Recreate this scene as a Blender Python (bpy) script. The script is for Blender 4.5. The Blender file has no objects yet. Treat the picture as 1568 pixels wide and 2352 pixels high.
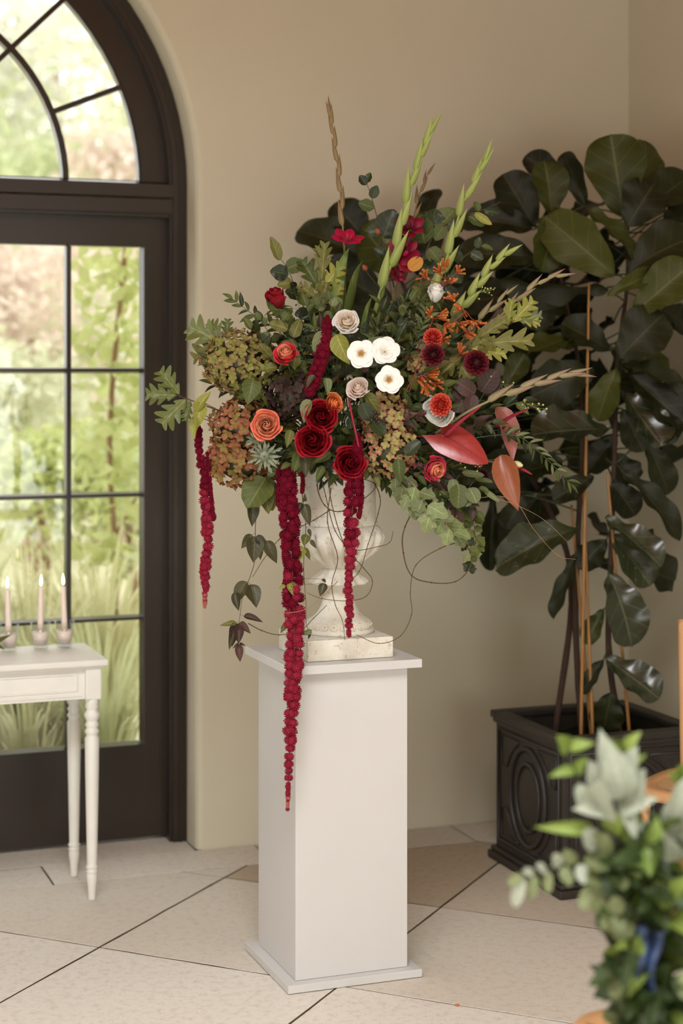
import bpy, bmesh, math, random
from math import sin, cos, pi, radians, sqrt
from mathutils import Vector, Matrix, noise

scene = bpy.context.scene
COL = scene.collection
RND = random.Random(7)

# ------------------------------------------------------------------ camera
H, F = 1.72, 4000.0                      # eye height (m) and focal length in pixels of the 1568x2352 frame
cam_d = bpy.data.cameras.new('camera'); cam = bpy.data.objects.new('camera', cam_d); COL.objects.link(cam)
cam.location = (0, 0, H); cam.rotation_euler = (radians(90), 0, 0)
cam_d.sensor_fit = 'VERTICAL'; cam_d.sensor_height = 36.0; cam_d.lens = F / 2352 * 36.0
cam_d.shift_y = -326 / 2352.0
cam_d.clip_start = 0.05; cam_d.clip_end = 200
cam_d.dof.use_dof = True; cam_d.dof.focus_distance = 4.86; cam_d.dof.aperture_fstop = 1.85
scene.camera = cam

# ------------------------------------------------------------------ wall frame: u along the door wall, v outwards through the door, z up
TH = radians(20.5)
A = Vector((cos(TH), sin(TH), 0)); B = Vector((-sin(TH), cos(TH), 0)); Z = Vector((0, 0, 1))
P0 = Vector((-0.513, 6.2375, 0))
WM = Matrix(((A.x, B.x, 0, P0.x), (A.y, B.y, 0, P0.y), (0, 0, 1, 0), (0, 0, 0, 1)))
def W(u, v, z): return P0 + A * u + B * v + Z * z
def P(px, py, d): return Vector(((px - 784) * d / F, d, H - (py - 850) * d / F))

# ------------------------------------------------------------------ world, daylight, exposure
world = bpy.data.worlds.new('overcast_sky'); scene.world = world; world.use_nodes = True
bg = world.node_tree.nodes['Background']
bg.inputs['Color'].default_value = (1.0, 0.99, 0.975, 1); bg.inputs['Strength'].default_value = 2.8
vs = scene.view_settings
vs.view_transform = 'Standard'; vs.look = 'None'; vs.gamma = 1.0; vs.use_curve_mapping = False; vs.exposure = 0.0
def area_lamp(name, u, v, z, w, h, aim, power, col):
    d = bpy.data.lights.new(name, 'AREA'); d.shape = 'RECTANGLE'; d.size = w; d.size_y = h; d.energy = power; d.color = col
    o = bpy.data.objects.new(name, d); COL.objects.link(o); o.location = W(u, v, z)
    o.rotation_euler = (A * aim[0] + B * aim[1] + Z * aim[2]).to_track_quat('-Z', 'Y').to_euler()
    o['kind'] = 'helper'
    return o
# daylight entering by unseen windows behind the camera and on the left, and by the roof lantern above the viewer, plus an added fill lamp
DAY = (0.91, 0.965, 1.0)
area_lamp('daylight_rear_window', -2.75, -7.85, 1.1, 1.9, 1.6, (0.25, 1, -0.05), 6, DAY)
area_lamp('added_fill_rear_right', 0.35, -7.85, 1.1, 1.9, 1.6, (0.0, 1, -0.12), 25, DAY)  # fill lamp added to lift the dim lower right wall
area_lamp('daylight_side_window', -4.05, -5.4, 1.1, 1.9, 1.6, (1, 0.35, -0.1), 52, DAY)
area_lamp('daylight_roof_lantern', -1.8, -5.2, 4.55, 2.6, 2.8, (0, 0, -1), 400, DAY)
cy = scene.cycles
cy.max_bounces = 6; cy.diffuse_bounces = 3; cy.glossy_bounces = 2; cy.transmission_bounces = 4; cy.transparent_max_bounces = 8
cy.use_adaptive_sampling = True; cy.adaptive_threshold = 0.06; cy.adaptive_min_samples = 16; cy.caustics_reflective = False; cy.caustics_refractive = False; cy.sample_clamp_indirect = 4.0

# ------------------------------------------------------------------ objects
def tag(o, label=None, cat=None, group=None, kind=None):
    if label: o['label'] = label
    if cat: o['category'] = cat
    if group: o['group'] = group
    if kind: o['kind'] = kind
    return o
INV = {}
def obj(name, me, mat=None, parent=None, mtx=None, kind=None, label=None):
    """link one mesh object; mtx is its WORLD matrix, parents are kept track of in INV"""
    o = bpy.data.objects.new(name, me)
    COL.objects.link(o)
    m = mtx if mtx is not None else Matrix.Identity(4)
    if parent is not None:
        o.parent = parent
        o.matrix_basis = INV[parent.name] @ m
    else:
        o.matrix_basis = m
    INV[o.name] = m.inverted_safe()
    if mat is not None:
        if not me.materials: me.materials.append(mat)
        if me.materials[0] is not mat:
            o.material_slots[0].link = 'OBJECT'; o.material_slots[0].material = mat
    if kind: o['kind'] = kind
    if label: o['label'] = label
    return o
def thing(name, loc, label, cat, group=None, kind=None):
    o = bpy.data.objects.new(name, None); COL.objects.link(o); o.empty_display_size = 0.05
    m = Matrix.Translation(loc); o.matrix_basis = m; INV[o.name] = m.inverted()
    return tag(o, label, cat, group, kind)

class MB:
    """collects geometry for one mesh"""
    def __init__(s): s.v = []; s.f = []; s.uv = []; s.sm = []
    def add(s, vs, fs, uv=None, smooth=True):
        b = len(s.v); s.v += [tuple(p) for p in vs]; s.f += [tuple(i + b for i in f) for f in fs]
        s.uv += uv if uv else [(0.5, 0.5)] * len(vs); s.sm += [smooth] * len(fs)
    def box(s, x0, x1, y0, y1, z0, z1, bev=0.0, M=None):
        bm = bmesh.new(); bmesh.ops.create_cube(bm, size=1.0)
        for p in bm.verts: p.co = Vector((x0 + (p.co.x + .5) * (x1 - x0), y0 + (p.co.y + .5) * (y1 - y0), z0 + (p.co.z + .5) * (z1 - z0)))
        if bev: bmesh.ops.bevel(bm, geom=bm.edges[:], offset=bev, segments=2, affect='EDGES', profile=0.6)
        bm.verts.index_update()
        vs = [(M @ p.co if M else p.co.copy()) for p in bm.verts]
        s.add(vs, [[q.index for q in f.verts] for f in bm.faces], smooth=False); bm.free()
    def grid(s, fn, nu, nv, smooth=True, closed_u=False):
        vs = []; uv = []
        for j in range(nv + 1):
            for i in range(nu + (0 if closed_u else 1)):
                a, b = i / nu, j / nv
                vs.append(fn(a, b)); uv.append((a, b))
        w = nu if closed_u else nu + 1
        fs = []
        for j in range(nv):
            for i in range(nu):
                i2 = (i + 1) % w
                fs.append((j * w + i, j * w + i2, (j + 1) * w + i2, (j + 1) * w + i))
        s.add(vs, fs, uv, smooth)
    def tube(s, pts, rad, seg=6, caps=True):
        n = len(pts); pts = [Vector(p) for p in pts]
        if not hasattr(rad, '__len__'): rad = [rad] * n
        t0 = (pts[1] - pts[0]).normalized()
        nx = t0.orthogonal().normalized(); vs = []; uv = []
        for i in range(n):
            t = (pts[min(i + 1, n - 1)] - pts[max(i - 1, 0)])
            t = t.normalized() if t.length > 1e-9 else t0
            nx = (nx - t * nx.dot(t)).normalized(); ny = t.cross(nx)
            for k in range(seg):
                a = 2 * pi * k / seg
                vs.append(pts[i] + (nx * cos(a) + ny * sin(a)) * rad[i]); uv.append((k / seg, i / (n - 1)))
        fs = [(i * seg + k, i * seg + (k + 1) % seg, (i + 1) * seg + (k + 1) % seg, (i + 1) * seg + k) for i in range(n - 1) for k in range(seg)]
        if caps: fs += [tuple(range(seg))[::-1], tuple((n - 1) * seg + k for k in range(seg))]
        s.add(vs, fs, uv)
    def lathe(s, prof, seg=32, M=None, rf=None, smooth=True):
        n = len(prof); vs = []; uv = []
        for j, (r, z) in enumerate(prof):
            for k in range(seg):
                a = 2 * pi * k / seg; rr = r * (rf(a, j / (n - 1), z) if rf else 1)
                p = Vector((rr * cos(a), rr * sin(a), z)); vs.append(M @ p if M else p); uv.append((k / seg, j / (n - 1)))
        fs = [(j * seg + k, j * seg + (k + 1) % seg, (j + 1) * seg + (k + 1) % seg, (j + 1) * seg + k) for j in range(n - 1) for k in range(seg)]
        fs += [tuple(range(seg))[::-1], tuple((n - 1) * seg + k for k in range(seg))]
        s.add(vs, fs, uv, smooth)
    def ball(s, c, r, seg=8, rings=6, sc=(1, 1, 1)):
        c = Vector(c); vs = [c + Vector((0, 0, -r * sc[2]))]
        for j in range(1, rings):
            th = pi * j / rings
            for k in range(seg):
                a = 2 * pi * k / seg
                vs.append(c + Vector((sin(th) * cos(a) * sc[0], sin(th) * sin(a) * sc[1], -cos(th) * sc[2])) * r)
        vs.append(c + Vector((0, 0, r * sc[2]))); L = len(vs) - 1; fs = []
        for k in range(seg): fs.append((0, 1 + (k + 1) % seg, 1 + k)); fs.append((L, 1 + (rings - 2) * seg + k, 1 + (rings - 2) * seg + (k + 1) % seg))
        for j in range(rings - 2):
            for k in range(seg): fs.append((1 + j * seg + k, 1 + j * seg + (k + 1) % seg, 1 + (j + 1) * seg + (k + 1) % seg, 1 + (j + 1) * seg + k))
        s.add(vs, fs)
    def mesh(s, name):
        me = bpy.data.meshes.new(name); me.from_pydata(s.v, [], s.f)
        ul = me.uv_layers.new(name='UVMap')
        li = [0] * len(me.loops); me.loops.foreach_get('vertex_index', li)
        flat = []
        for i in li: flat += s.uv[i]
        ul.data.foreach_set('uv', flat)
        me.polygons.foreach_set('use_smooth', s.sm)
        me.update()
        return me

def spline(pts, n=8):
    """Catmull-Rom through pts"""
    pts = [Vector(p) for p in pts]
    if len(pts) == 2: return [pts[0].lerp(pts[1], i / n) for i in range(n + 1)]
    q = [pts[0] * 2 - pts[1]] + pts + [pts[-1] * 2 - pts[-2]]; out = []
    for i in range(1, len(q) - 2):
        for k in range(n):
            t = k / n; a, b, c, d = q[i - 1], q[i], q[i + 1], q[i + 2]
            out.append(0.5 * ((2 * b) + (c - a) * t + (2 * a - 5 * b + 4 * c - d) * t * t + (3 * b - a - 3 * c + d) * t ** 3))
    out.append(pts[-1]); return out
def along(path, t):
    x = max(0, min(1, t)) * (len(path) - 1); i = min(int(x), len(path) - 2)
    return path[i].lerp(path[i + 1], x - i), (path[i + 1] - path[i]).normalized()
def frame(p, d, nh, L=1.0, w=1.0):
    """matrix whose Y runs along d (scaled L), Z near nh, X across (scaled L*w)"""
    d = Vector(d).normalized(); nh = Vector(nh)
    x = d.cross(nh)
    if x.length < 1e-4: x = d.orthogonal()
    x.normalize(); n = x.cross(d)
    return Matrix(((x.x * L * w, d.x * L, n.x * L, p[0]), (x.y * L * w, d.y * L, n.y * L, p[1]), (x.z * L * w, d.z * L, n.z * L, p[2]), (0, 0, 0, 1)))
def zframe(p, z, s=1.0, roll=0.0):
    z = Vector(z).normalized(); x = Z.cross(z)
    if x.length < 1e-4: x = Vector((1, 0, 0))
    x.normalize(); y = z.cross(x)
    x, y = x * cos(roll) + y * sin(roll), y * cos(roll) - x * sin(roll)
    return Matrix(((x.x * s, y.x * s, z.x * s, p[0]), (x.y * s, y.y * s, z.y * s, p[1]), (x.z * s, y.z * s, z.z * s, p[2]), (0, 0, 0, 1)))

# ------------------------------------------------------------------ materials (all procedural)
def lin(c):
    return tuple(((x / 255) / 12.92 if x / 255 <= 0.04045 else (((x / 255) + 0.055) / 1.055) ** 2.4) for x in c)
class N:
    def __init__(s, name):
        s.m = bpy.data.materials.new(name); s.m.use_nodes = True; s.t = s.m.node_tree; s.n = s.t.nodes; s.l = s.t.links
        s.b = s.n['Principled BSDF']; s.out = s.n['Material Output']
    def node(s, k, **kw):
        q = s.n.new(k)
        for a, v in kw.items(): setattr(q, a, v)
        return q
    def link(s, a, b): s.l.new(a, b)
    def val(s, sock, v):
        if hasattr(v, 'links') or hasattr(v, 'is_linked'): s.l.new(v, sock)
        else: sock.default_value = v
    def math(s, op, a, b=0.0, c=None):
        q = s.node('ShaderNodeMath', operation=op); s.val(q.inputs[0], a); s.val(q.inputs[1], b)
        if c is not None: s.val(q.inputs[2], c)
        return q.outputs[0]
    def mix(s, f, a, b, mode='MIX'):
        q = s.node('ShaderNodeMix', data_type='RGBA', blend_type=mode)
        s.val(q.inputs[0], f); s.val(q.inputs[6], a if hasattr(a, 'is_linked') else (*a[:3], 1)); s.val(q.inputs[7], b if hasattr(b, 'is_linked') else (*b[:3], 1))
        return q.outputs[2]
    def ramp(s, f, stops):
        q = s.node('ShaderNodeValToRGB'); s.val(q.inputs[0], f); e = q.color_ramp.elements
        while len(e) < len(stops): e.new(0.5)
        for k, (p, c) in zip(e, stops): k.position = p; k.color = (*c[:3], 1)
        return q.outputs[0]
    def noise(s, scale, detail=2, rough=0.5, coord='Object'):
        tc = s.node('ShaderNodeTexCoord'); q = s.node('ShaderNodeTexNoise'); s.link(tc.outputs[coord], q.inputs['Vector'])
        q.inputs['Scale'].default_value = scale; q.inputs['Detail'].default_value = detail; q.inputs['Roughness'].default_value = rough
        return q.outputs[0]
    def bump(s, h, strength=0.2, dist=0.01):
        q = s.node('ShaderNodeBump'); q.inputs['Strength'].default_value = strength; q.inputs['Distance'].default_value = dist
        s.link(h, q.inputs['Height']); s.link(q.outputs[0], s.b.inputs['Normal'])
    def set(s, **kw):
        for k, v in kw.items():
            sock = s.b.inputs[k]
            if isinstance(v, tuple) and len(v) == 3 and sock.type == 'RGBA': v = (*v, 1)
            s.val(sock, v)
        return s.m
def m_plain(name, c, rough=0.5, var=0.12, scale=20, spec=0.5, bump=0.0, bscale=60):
    m = N(name); c = lin(c)
    n = m.noise(scale, 3)
    col = m.mix(n, tuple(x * (1 - var) for x in c), tuple(min(1, x * (1 + var)) for x in c))
    if bump: m.bump(m.noise(bscale, 3), bump, 0.004)
    m.set(**{'Base Color': col, 'Roughness': rough, 'Specular IOR Level': spec}); return m.m
def m_leaf(name, c1, c2, vein, rough=0.5, trans=0.18, nv=7, veinw=0.05, spec=0.3, spots=None, edge=None, vstr=0.55):
    """leaf: colour varies per leaf between c1 and c2, midrib and side veins drawn on the UV"""
    m = N(name); c1, c2, vein = lin(c1), lin(c2), lin(vein)
    uv = m.node('ShaderNodeTexCoord').outputs['UV']; sp = m.node('ShaderNodeSeparateXYZ'); m.link(uv, sp.inputs[0])
    a = m.math('ABSOLUTE', m.math('MULTIPLY_ADD', sp.outputs[0], 2.0, -1.0)); t = sp.outputs[1]
    oi = m.node('ShaderNodeObjectInfo')
    base = m.mix(oi.outputs['Random'], c1, c2)
    n = m.noise(5.0, 3)
    base = m.mix(m.math('MULTIPLY', n, 0.35), base, tuple(x * 0.55 for x in c1))
    fr = m.math('FRACT', m.math('MULTIPLY', m.math('SUBTRACT', t, m.math('MULTIPLY', a, 0.22)), float(nv)))
    d = m.math('ABSOLUTE', m.math('SUBTRACT', fr, 0.5))
    sv = m.math('MULTIPLY', m.math('LESS_THAN', d, veinw), 0.6)
    mid = m.math('LESS_THAN', a, veinw * 1.1)
    mask = m.math('MAXIMUM', sv, mid)
    col = m.mix(m.math('MULTIPLY', mask, vstr), base, vein)
    if edge: col = m.mix(m.math('SMOOTH_MIN', m.math('POWER', a, 5.0), 1.0, 0.1), col, lin(edge))
    if spots:
        vn = m.noise(9.0, 4, 0.7); col = m.mix(m.math('MULTIPLY', m.math('GREATER_THAN', vn, 0.66), 0.9), col, lin(spots))
    hgt = m.math('SUBTRACT', m.math('MULTIPLY', n, 0.6), mask)
    m.bump(hgt, 0.25, 0.004)
    m.set(**{'Base Color': col, 'Roughness': rough, 'Specular IOR Level': spec})
    if trans:
        tr = m.node('ShaderNodeBsdfTranslucent'); m.link(col, tr.inputs['Color']); mx = m.node('ShaderNodeMixShader'); mx.inputs[0].default_value = trans
        m.link(m.b.outputs[0], mx.inputs[1]); m.link(tr.outputs[0], mx.inputs[2]); m.link(mx.outputs[0], m.out.inputs['Surface'])
    return m.m
def m_petal(name, base, mid, tip, rough=0.55, trans=0.15, var=0.2, streak=0.0, spec=0.3, sss=0):
    m = N(name); base, mid, tip = lin(base), lin(mid), lin(tip)
    uv = m.node('ShaderNodeTexCoord').outputs['UV']; sp = m.node('ShaderNodeSeparateXYZ'); m.link(uv, sp.inputs[0])
    col = m.ramp(sp.outputs[1], [(0.0, base), (0.55, mid), (1.0, tip)])
    oi = m.node('ShaderNodeObjectInfo')
    col = m.mix(m.math('MULTIPLY', oi.outputs['Random'], var), col, tuple(x * 0.45 for x in mid))
    if streak:
        s = m.math('SINE', m.math('MULTIPLY', sp.outputs[0], 70.0)); col = m.mix(m.math('MULTIPLY', m.math('MAXIMUM', s, 0.0), streak), col, tuple(x * 0.5 for x in mid))
    m.set(**{'Base Color': col, 'Roughness': rough, 'Specular IOR Level': spec})
    if trans:
        tr = m.node('ShaderNodeBsdfTranslucent'); m.link(col, tr.inputs['Color']); mx = m.node('ShaderNodeMixShader'); mx.inputs[0].default_value = trans
        m.link(m.b.outputs[0], mx.inputs[1]); m.link(tr.outputs[0], mx.inputs[2]); m.link(mx.outputs[0], m.out.inputs['Surface'])
    return m.m

# ================================================================== materials of the room
def mk_plaster():
    m = N('warm_plaster'); c = lin((206, 199, 177))
    n1 = m.noise(1.3, 3); n2 = m.noise(9, 4, 0.6)
    col = m.mix(n1, tuple(x * 0.93 for x in c), tuple(x * 1.05 for x in c)); col = m.mix(m.math('MULTIPLY', n2, 0.18), col, tuple(x * 0.86 for x in c))
    m.bump(m.noise(55, 4, 0.6), 0.10, 0.004)
    return m.set(**{'Base Color': col, 'Roughness': 0.85, 'Specular IOR Level': 0.2})
M_PLASTER = mk_plaster()
def mk_stone():
    m = N('limestone_slab'); c1, c2 = lin((222, 216, 206)), lin((200, 190, 174))
    oi = m.node('ShaderNodeObjectInfo')
    base = m.mix(m.math('MULTIPLY', oi.outputs['Random'], 0.75), c1, c2)
    n1 = m.noise(2.2, 4, 0.6); n2 = m.noise(38, 5, 0.75); n3 = m.noise(150, 3, 0.7)
    base = m.mix(m.math('MULTIPLY', n1, 0.5), base, lin((206, 196, 182)))
    base = m.mix(m.math('MULTIPLY', m.ramp(n2, [(0.48, (0, 0, 0)), (0.70, (1, 1, 1))]), 0.45), base, lin((172, 156, 134)))
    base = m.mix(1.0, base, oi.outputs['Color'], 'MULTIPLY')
    pit = m.math('GREATER_THAN', n3, 0.66)
    base = m.mix(m.math('MULTIPLY', pit, 0.35), base, lin((96, 80, 62)))
    m.bump(m.math('SUBTRACT', n2, m.math('MULTIPLY', pit, 0.5)), 0.22, 0.003)
    return m.set(**{'Base Color': base, 'Roughness': 0.62, 'Specular IOR Level': 0.35})
M_STONE = mk_stone()
M_JOINT = m_plain('joint_mortar', (70, 58, 42), 0.95, 0.3, 30, 0.1)
M_DOOR = m_plain('dark_bronze_paint', (44, 36, 29), 0.30, 0.06, 6, 0.5)
M_CEIL = m_plain('bounce_tinted_timber', (168, 92, 26), 0.7, 0.12, 3, 0.2)  # orange deepened to bounce warm light onto the upper wall
def mk_glass():
    m = N('window_glass')
    t = m.node('ShaderNodeBsdfTransparent'); t.inputs[0].default_value = (0.97, 0.98, 0.97, 1)
    g = m.node('ShaderNodeBsdfGlossy'); g.inputs['Roughness'].default_value = 0.02
    lw_ = m.node('ShaderNodeLayerWeight'); lw_.inputs[0].default_value = 0.5; fr_ = m.math('MULTIPLY_ADD', m.math('POWER', lw_.outputs['Facing'], 4.0), 0.6, 0.04)
    mx = m.node('ShaderNodeMixShader'); m.link(fr_, mx.inputs[0]); m.link(t.outputs[0], mx.inputs[1]); m.link(g.outputs[0], mx.inputs[2])
    m.link(mx.outputs[0], m.out.inputs['Surface']); return m.m
M_GLASS = mk_glass()

# ================================================================== shell
U0, U1, V0, ZC = -4.2, 1.753, -8.0, 3.9            # room extents
UC, RF, ZS = -1.11, 1.105, 2.39                     # arch: centre, radius, spring height
WT = 0.38                                           # wall thickness

def arch_path(r, n=40, z0=0.0):
    return [(UC + r, z0)] + [(UC + r * cos(pi * i / n), ZS + r * sin(pi * i / n)) for i in range(n + 1)] + [(UC - r, z0)]
def arch_wall():
    mb = MB(); n = 40
    prof = [(RF + 0.020, 0.0), (RF + 0.006, 0.006), (RF, 0.022), (RF, WT)]
    # front and back faces
    for r, v, flip in ((RF + 0.02, 0.0, False), (RF, WT, True)):
        arc = [(UC + r * cos(pi * i / n), ZS + r * sin(pi * i / n)) for i in range(n + 1)]
        vs = []; fs = []
        for (u, z) in arc: vs += [(u, v, z), (u, v, ZC)]
        fs += [(2 * i, 2 * i + 1, 2 * i + 3, 2 * i + 2) for i in range(n)]
        b = len(vs)
        vs += [(UC + r, v, -0.1), (U1, v, -0.1), (U1, v, ZC), (UC + r, v, ZC), (UC + r, v, ZS)]; fs.append((b, b + 1, b + 2, b + 3, b + 4))
        b = len(vs)
        vs += [(UC - r, v, -0.1), (U0, v, -0.1), (U0, v, ZC), (UC - r, v, ZC), (UC - r, v, ZS)]; fs.append((b, b + 1, b + 2, b + 3, b + 4))
        mb.add(vs, fs, smooth=False)
    paths = [[(u, v, z) for (u, z) in arch_path(r, n)] for r, v in prof]
    L = len(paths[0]); vs = [p for q in paths for p in q]
    mb.add(vs, [(j * L + i, j * L + i + 1, (j + 1) * L + i + 1, (j + 1) * L + i) for j in range(3) for i in range(L - 1)], smooth=False)
    mb.add([(U0, 0, ZC), (U1, 0, ZC), (U1, WT, ZC), (U0, WT, ZC)], [(0, 1, 2, 3)], smooth=False)
    return mb.mesh('wall_back')
obj('wall_back', arch_wall(), M_PLASTER, None, WM, 'structure', 'cream plaster wall with a round arched doorway')
def box_struct(name, b, mat, label):
    mb = MB(); mb.box(*b); return obj(name, mb.mesh(name), mat, None, WM, 'structure', label)
box_struct('wall_right', (U1, U1 + 0.3, V0 - 0.3, WT, -0.1, ZC), M_PLASTER, 'cream plaster wall beyond the fig tree corner')
def windowed_wall(name, along_u, base, t, span, openings, label):
    """a wall with rectangular window openings (those windows stand outside the photograph)"""
    mb = MB(); a = span[0]
    def bx(p, q, z0, z1):
        if along_u: mb.box(p, q, base - t, base, z0, z1)
        else: mb.box(base - t, base, p, q, z0, z1)
    for (p, q) in openings:
        bx(a, p, -0.1, ZC); bx(p, q, -0.1, 0.25); bx(p, q, 1.95, ZC); a = q
    bx(a, span[1], -0.1, ZC)
    obj(name, mb.mesh(name), M_PLASTER, None, WM, 'structure', label)
windowed_wall('wall_front', True, V0, 0.3, (U0 - 0.3, U1), [(-3.75, -1.75), (-0.65, 1.35)], 'plaster wall behind the viewer with a window and an opening added for fill')  # right-hand opening added together with the fill lamp
windowed_wall('wall_left', False, U0, 0.3, (V0, 0.0), [(-6.4, -4.4)], 'plaster wall with tall windows on the left side')
mb = MB()
for b_ in ((U0 - 0.3, U1 + 0.3, V0 - 0.3, -6.6), (U0 - 0.3, U1 + 0.3, -3.8, WT), (U0 - 0.3, -3.1, -6.6, -3.8), (-0.5, U1 + 0.3, -6.6, -3.8)): mb.box(*b_, ZC, ZC + 0.7)  # ceiling deepened into a shaft to keep lantern light off the upper wall
obj('ceiling', mb.mesh('ceiling'), M_CEIL, None, WM, 'structure', 'warm bounce-tinted ceiling with a deep roof lantern shaft above the room')

# ---- stone floor: bed plus slabs laid diagonally with a straight border along the wall
mb = MB(); mb.box(U0, U1, V0, 0.34, -0.08, -0.0015)
FLOOR = obj('floor', mb.mesh('floor_bed'), M_JOINT, None, WM, 'structure', 'pale limestone slab floor laid on the diagonal')
def clip(poly, axis, lim, keep_less):
    out = []
    for i in range(len(poly)):
        p, q = poly[i], poly[(i + 1) % len(poly)]
        ip = (p[axis] <= lim) == keep_less; iq = (q[axis] <= lim) == keep_less
        if ip: out.append(p)
        if ip != iq:
            t = (lim - p[axis]) / (q[axis] - p[axis]); out.append((p[0] + (q[0] - p[0]) * t, p[1] + (q[1] - p[1]) * t))
    return out
def slab(poly, rnd, mat=M_STONE, j=0.0016, shade_tint=(1, 1, 1)):
    area = 0
    for i in range(len(poly)): area += poly[i][0] * poly[(i + 1) % len(poly)][1] - poly[(i + 1) % len(poly)][0] * poly[i][1]
    if abs(area) < 0.004: return
    if area < 0: poly = poly[::-1]
    c = (sum(p[0] for p in poly) / len(poly), sum(p[1] for p in poly) / len(poly)); ring = []
    for i in range(len(poly)):
        p, q = poly[i], poly[(i + 1) % len(poly)]; L = math.dist(p, q); n = max(1, min(9, int(L / 0.09)))
        nx, ny = (q[1] - p[1]) / max(L, 1e-6), -(q[0] - p[0]) / max(L, 1e-6)
        for k in range(n):
            t = k / n; o = -0.0012 + rnd.uniform(-j, j) * (0 if k == 0 else 1)
            ring.append((p[0] + (q[0] - p[0]) * t + nx * o - c[0], p[1] + (q[1] - p[1]) * t + ny * o - c[1]))
    dz = rnd.uniform(-0.0008, 0.0008); n = len(ring)
    vs = [(x, y, -0.03) for x, y in ring] + [(x, y, -0.0012 + dz) for x, y in ring] + [(x * (1 - 0.0012 / max(0.05, sqrt(x * x + y * y))), y * (1 - 0.0012 / max(0.05, sqrt(x * x + y * y))), dz) for x, y in ring]
    fs = [(i, (i + 1) % n, n + (i + 1) % n, n + i) for i in range(n)] + [(n + i, n + (i + 1) % n, 2 * n + (i + 1) % n, 2 * n + i) for i in range(n)] + [tuple(2 * n + i for i in range(n))]
    m = MB(); m.add(vs, fs, smooth=False)
    obj('slab', m.mesh('slab'), mat, FLOOR, WM @ Matrix.Translation((c[0], c[1], 0))).color = (*shade_tint, 1)
r5 = random.Random(5)
S = 1.11
for i in range(-9, 10):
    for k in range(-9, 10):
        p0 = -0.345 + S * i; q0 = -0.36 + S * k          # p = v-u, q = u+v
        g = 0.0045
        cor = [(p0 + g, q0 + g), (p0 + S - g, q0 + g), (p0 + S - g, q0 + S - g), (p0 + g, q0 + S - g)]
        poly = [((q - p) / 2, (q + p) / 2) for p, q in cor]
        for ax, lim, less in ((0, U0, False), (0, U1, True), (1, V0, False), (1, -0.2385, True)):
            if poly: poly = clip(poly, ax, lim, less)
        if len(poly) >= 3: slab(poly, r5, shade_tint={(-1, 0): (.66, .58, .48), (-2, 0): (.84, .79, .72), (-2, -1): (.96, .955, .945)}.get((i, k), (1, 1, 1)))  # darker colours paint the floor shade by pedestal and planter into the slabs
us = [0.985 + 0.775 * i for i in range(-7, 2)]
for a_, b_ in zip(us, us[1:]):
    a_, b_ = max(a_ + 0.002, U0), min(b_ - 0.002, U1)
    if b_ > a_: slab([(a_, -0.2355), (b_, -0.2355), (b_, -0.003), (a_, -0.003)], r5)
slab([(UC - RF + 0.004, 0.002), (UC + RF - 0.004, 0.002), (UC + RF - 0.004, 0.33), (UC - RF + 0.004, 0.33)], r5)   # door sill

# ================================================================== arched double door with fanlight
def ring(r0, r1, v0, v1, n=40, z0=0.0, arc_only=False):
    mb = MB(); a, b = arch_path(r0, n, z0), arch_path(r1, n, z0)
    if arc_only: a, b = a[1:-1], b[1:-1]
    L = len(a); vs = [(u, v0, z) for u, z in a] + [(u, v0, z) for u, z in b] + [(u, v1, z) for u, z in b] + [(u, v1, z) for u, z in a]
    fs = [(j * L + i, j * L + i + 1, ((j + 1) % 4) * L + i + 1, ((j + 1) % 4) * L + i) for j in range(4) for i in range(L - 1)]
    fs += [(0, L, 2 * L, 3 * L), (L - 1, 2 * L - 1, 3 * L - 1, 4 * L - 1)]
    mb.add(vs, fs, smooth=False); return mb
def wpart(name, mb, mat, parent): return obj(name, mb.mesh(name), mat, parent, WM)
DOOR = thing('door_1', W(UC, 0.2, 0), 'dark bronze glazed double door under an arched fanlight', None, None, 'structure')
mb = ring(RF - 0.052, RF - 0.001, 0.13, 0.30); r2 = ring(RF - 0.062, RF - 0.05, 0.142, 0.29); mb.add(r2.v, r2.f, smooth=False)
r2 = ring(RF - 0.030, RF - 0.022, 0.124, 0.14); mb.add(r2.v, r2.f, smooth=False)
wpart('door_frame', mb, M_DOOR, DOOR)
mb = MB(); hw = RF - 0.05
mb.box(UC - hw, UC + hw, 0.135, 0.29, 2.288, 2.343, 0.003); mb.box(UC - hw, UC + hw, 0.130, 0.29, 2.347, 2.396, 0.003); mb.box(UC - hw, UC + hw, 0.15, 0.29, 2.276, 2.29, 0.002)
mb.add([(UC - hw, 0.135, 2.394), (UC + hw, 0.135, 2.394), (UC + hw, 0.215, 2.414), (UC - hw, 0.215, 2.414), (UC - hw, 0.215, 2.39), (UC + hw, 0.215, 2.39)], [(0, 1, 2, 3), (3, 2, 5, 4)], smooth=False)
wpart('transom_bar', mb, M_DOOR, DOOR)
def profile_bar(mb, u0, u1, zc, w, v0=0.198, v1=0.256, vg=0.245, slope=0.0015):
    """horizontal glazing bar with bevelled beads above and below"""
    pr = [(v0, zc - w / 2 + 0.003), (v0, zc + w / 2 - 0.003), (vg, zc + w / 2 + slope), (v1, zc + w / 2), (v1, zc - w / 2), (vg, zc - w / 2 - 0.004)]
    n = len(pr); vs = [(u0, v, z) for v, z in pr] + [(u1, v, z) for v, z in pr]
    mb.add(vs, [(i, (i + 1) % n, n + (i + 1) % n, n + i) for i in range(n)], smooth=False)
ZT = [0.36, 0.813, 1.265, 1.72, 2.168]
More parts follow.
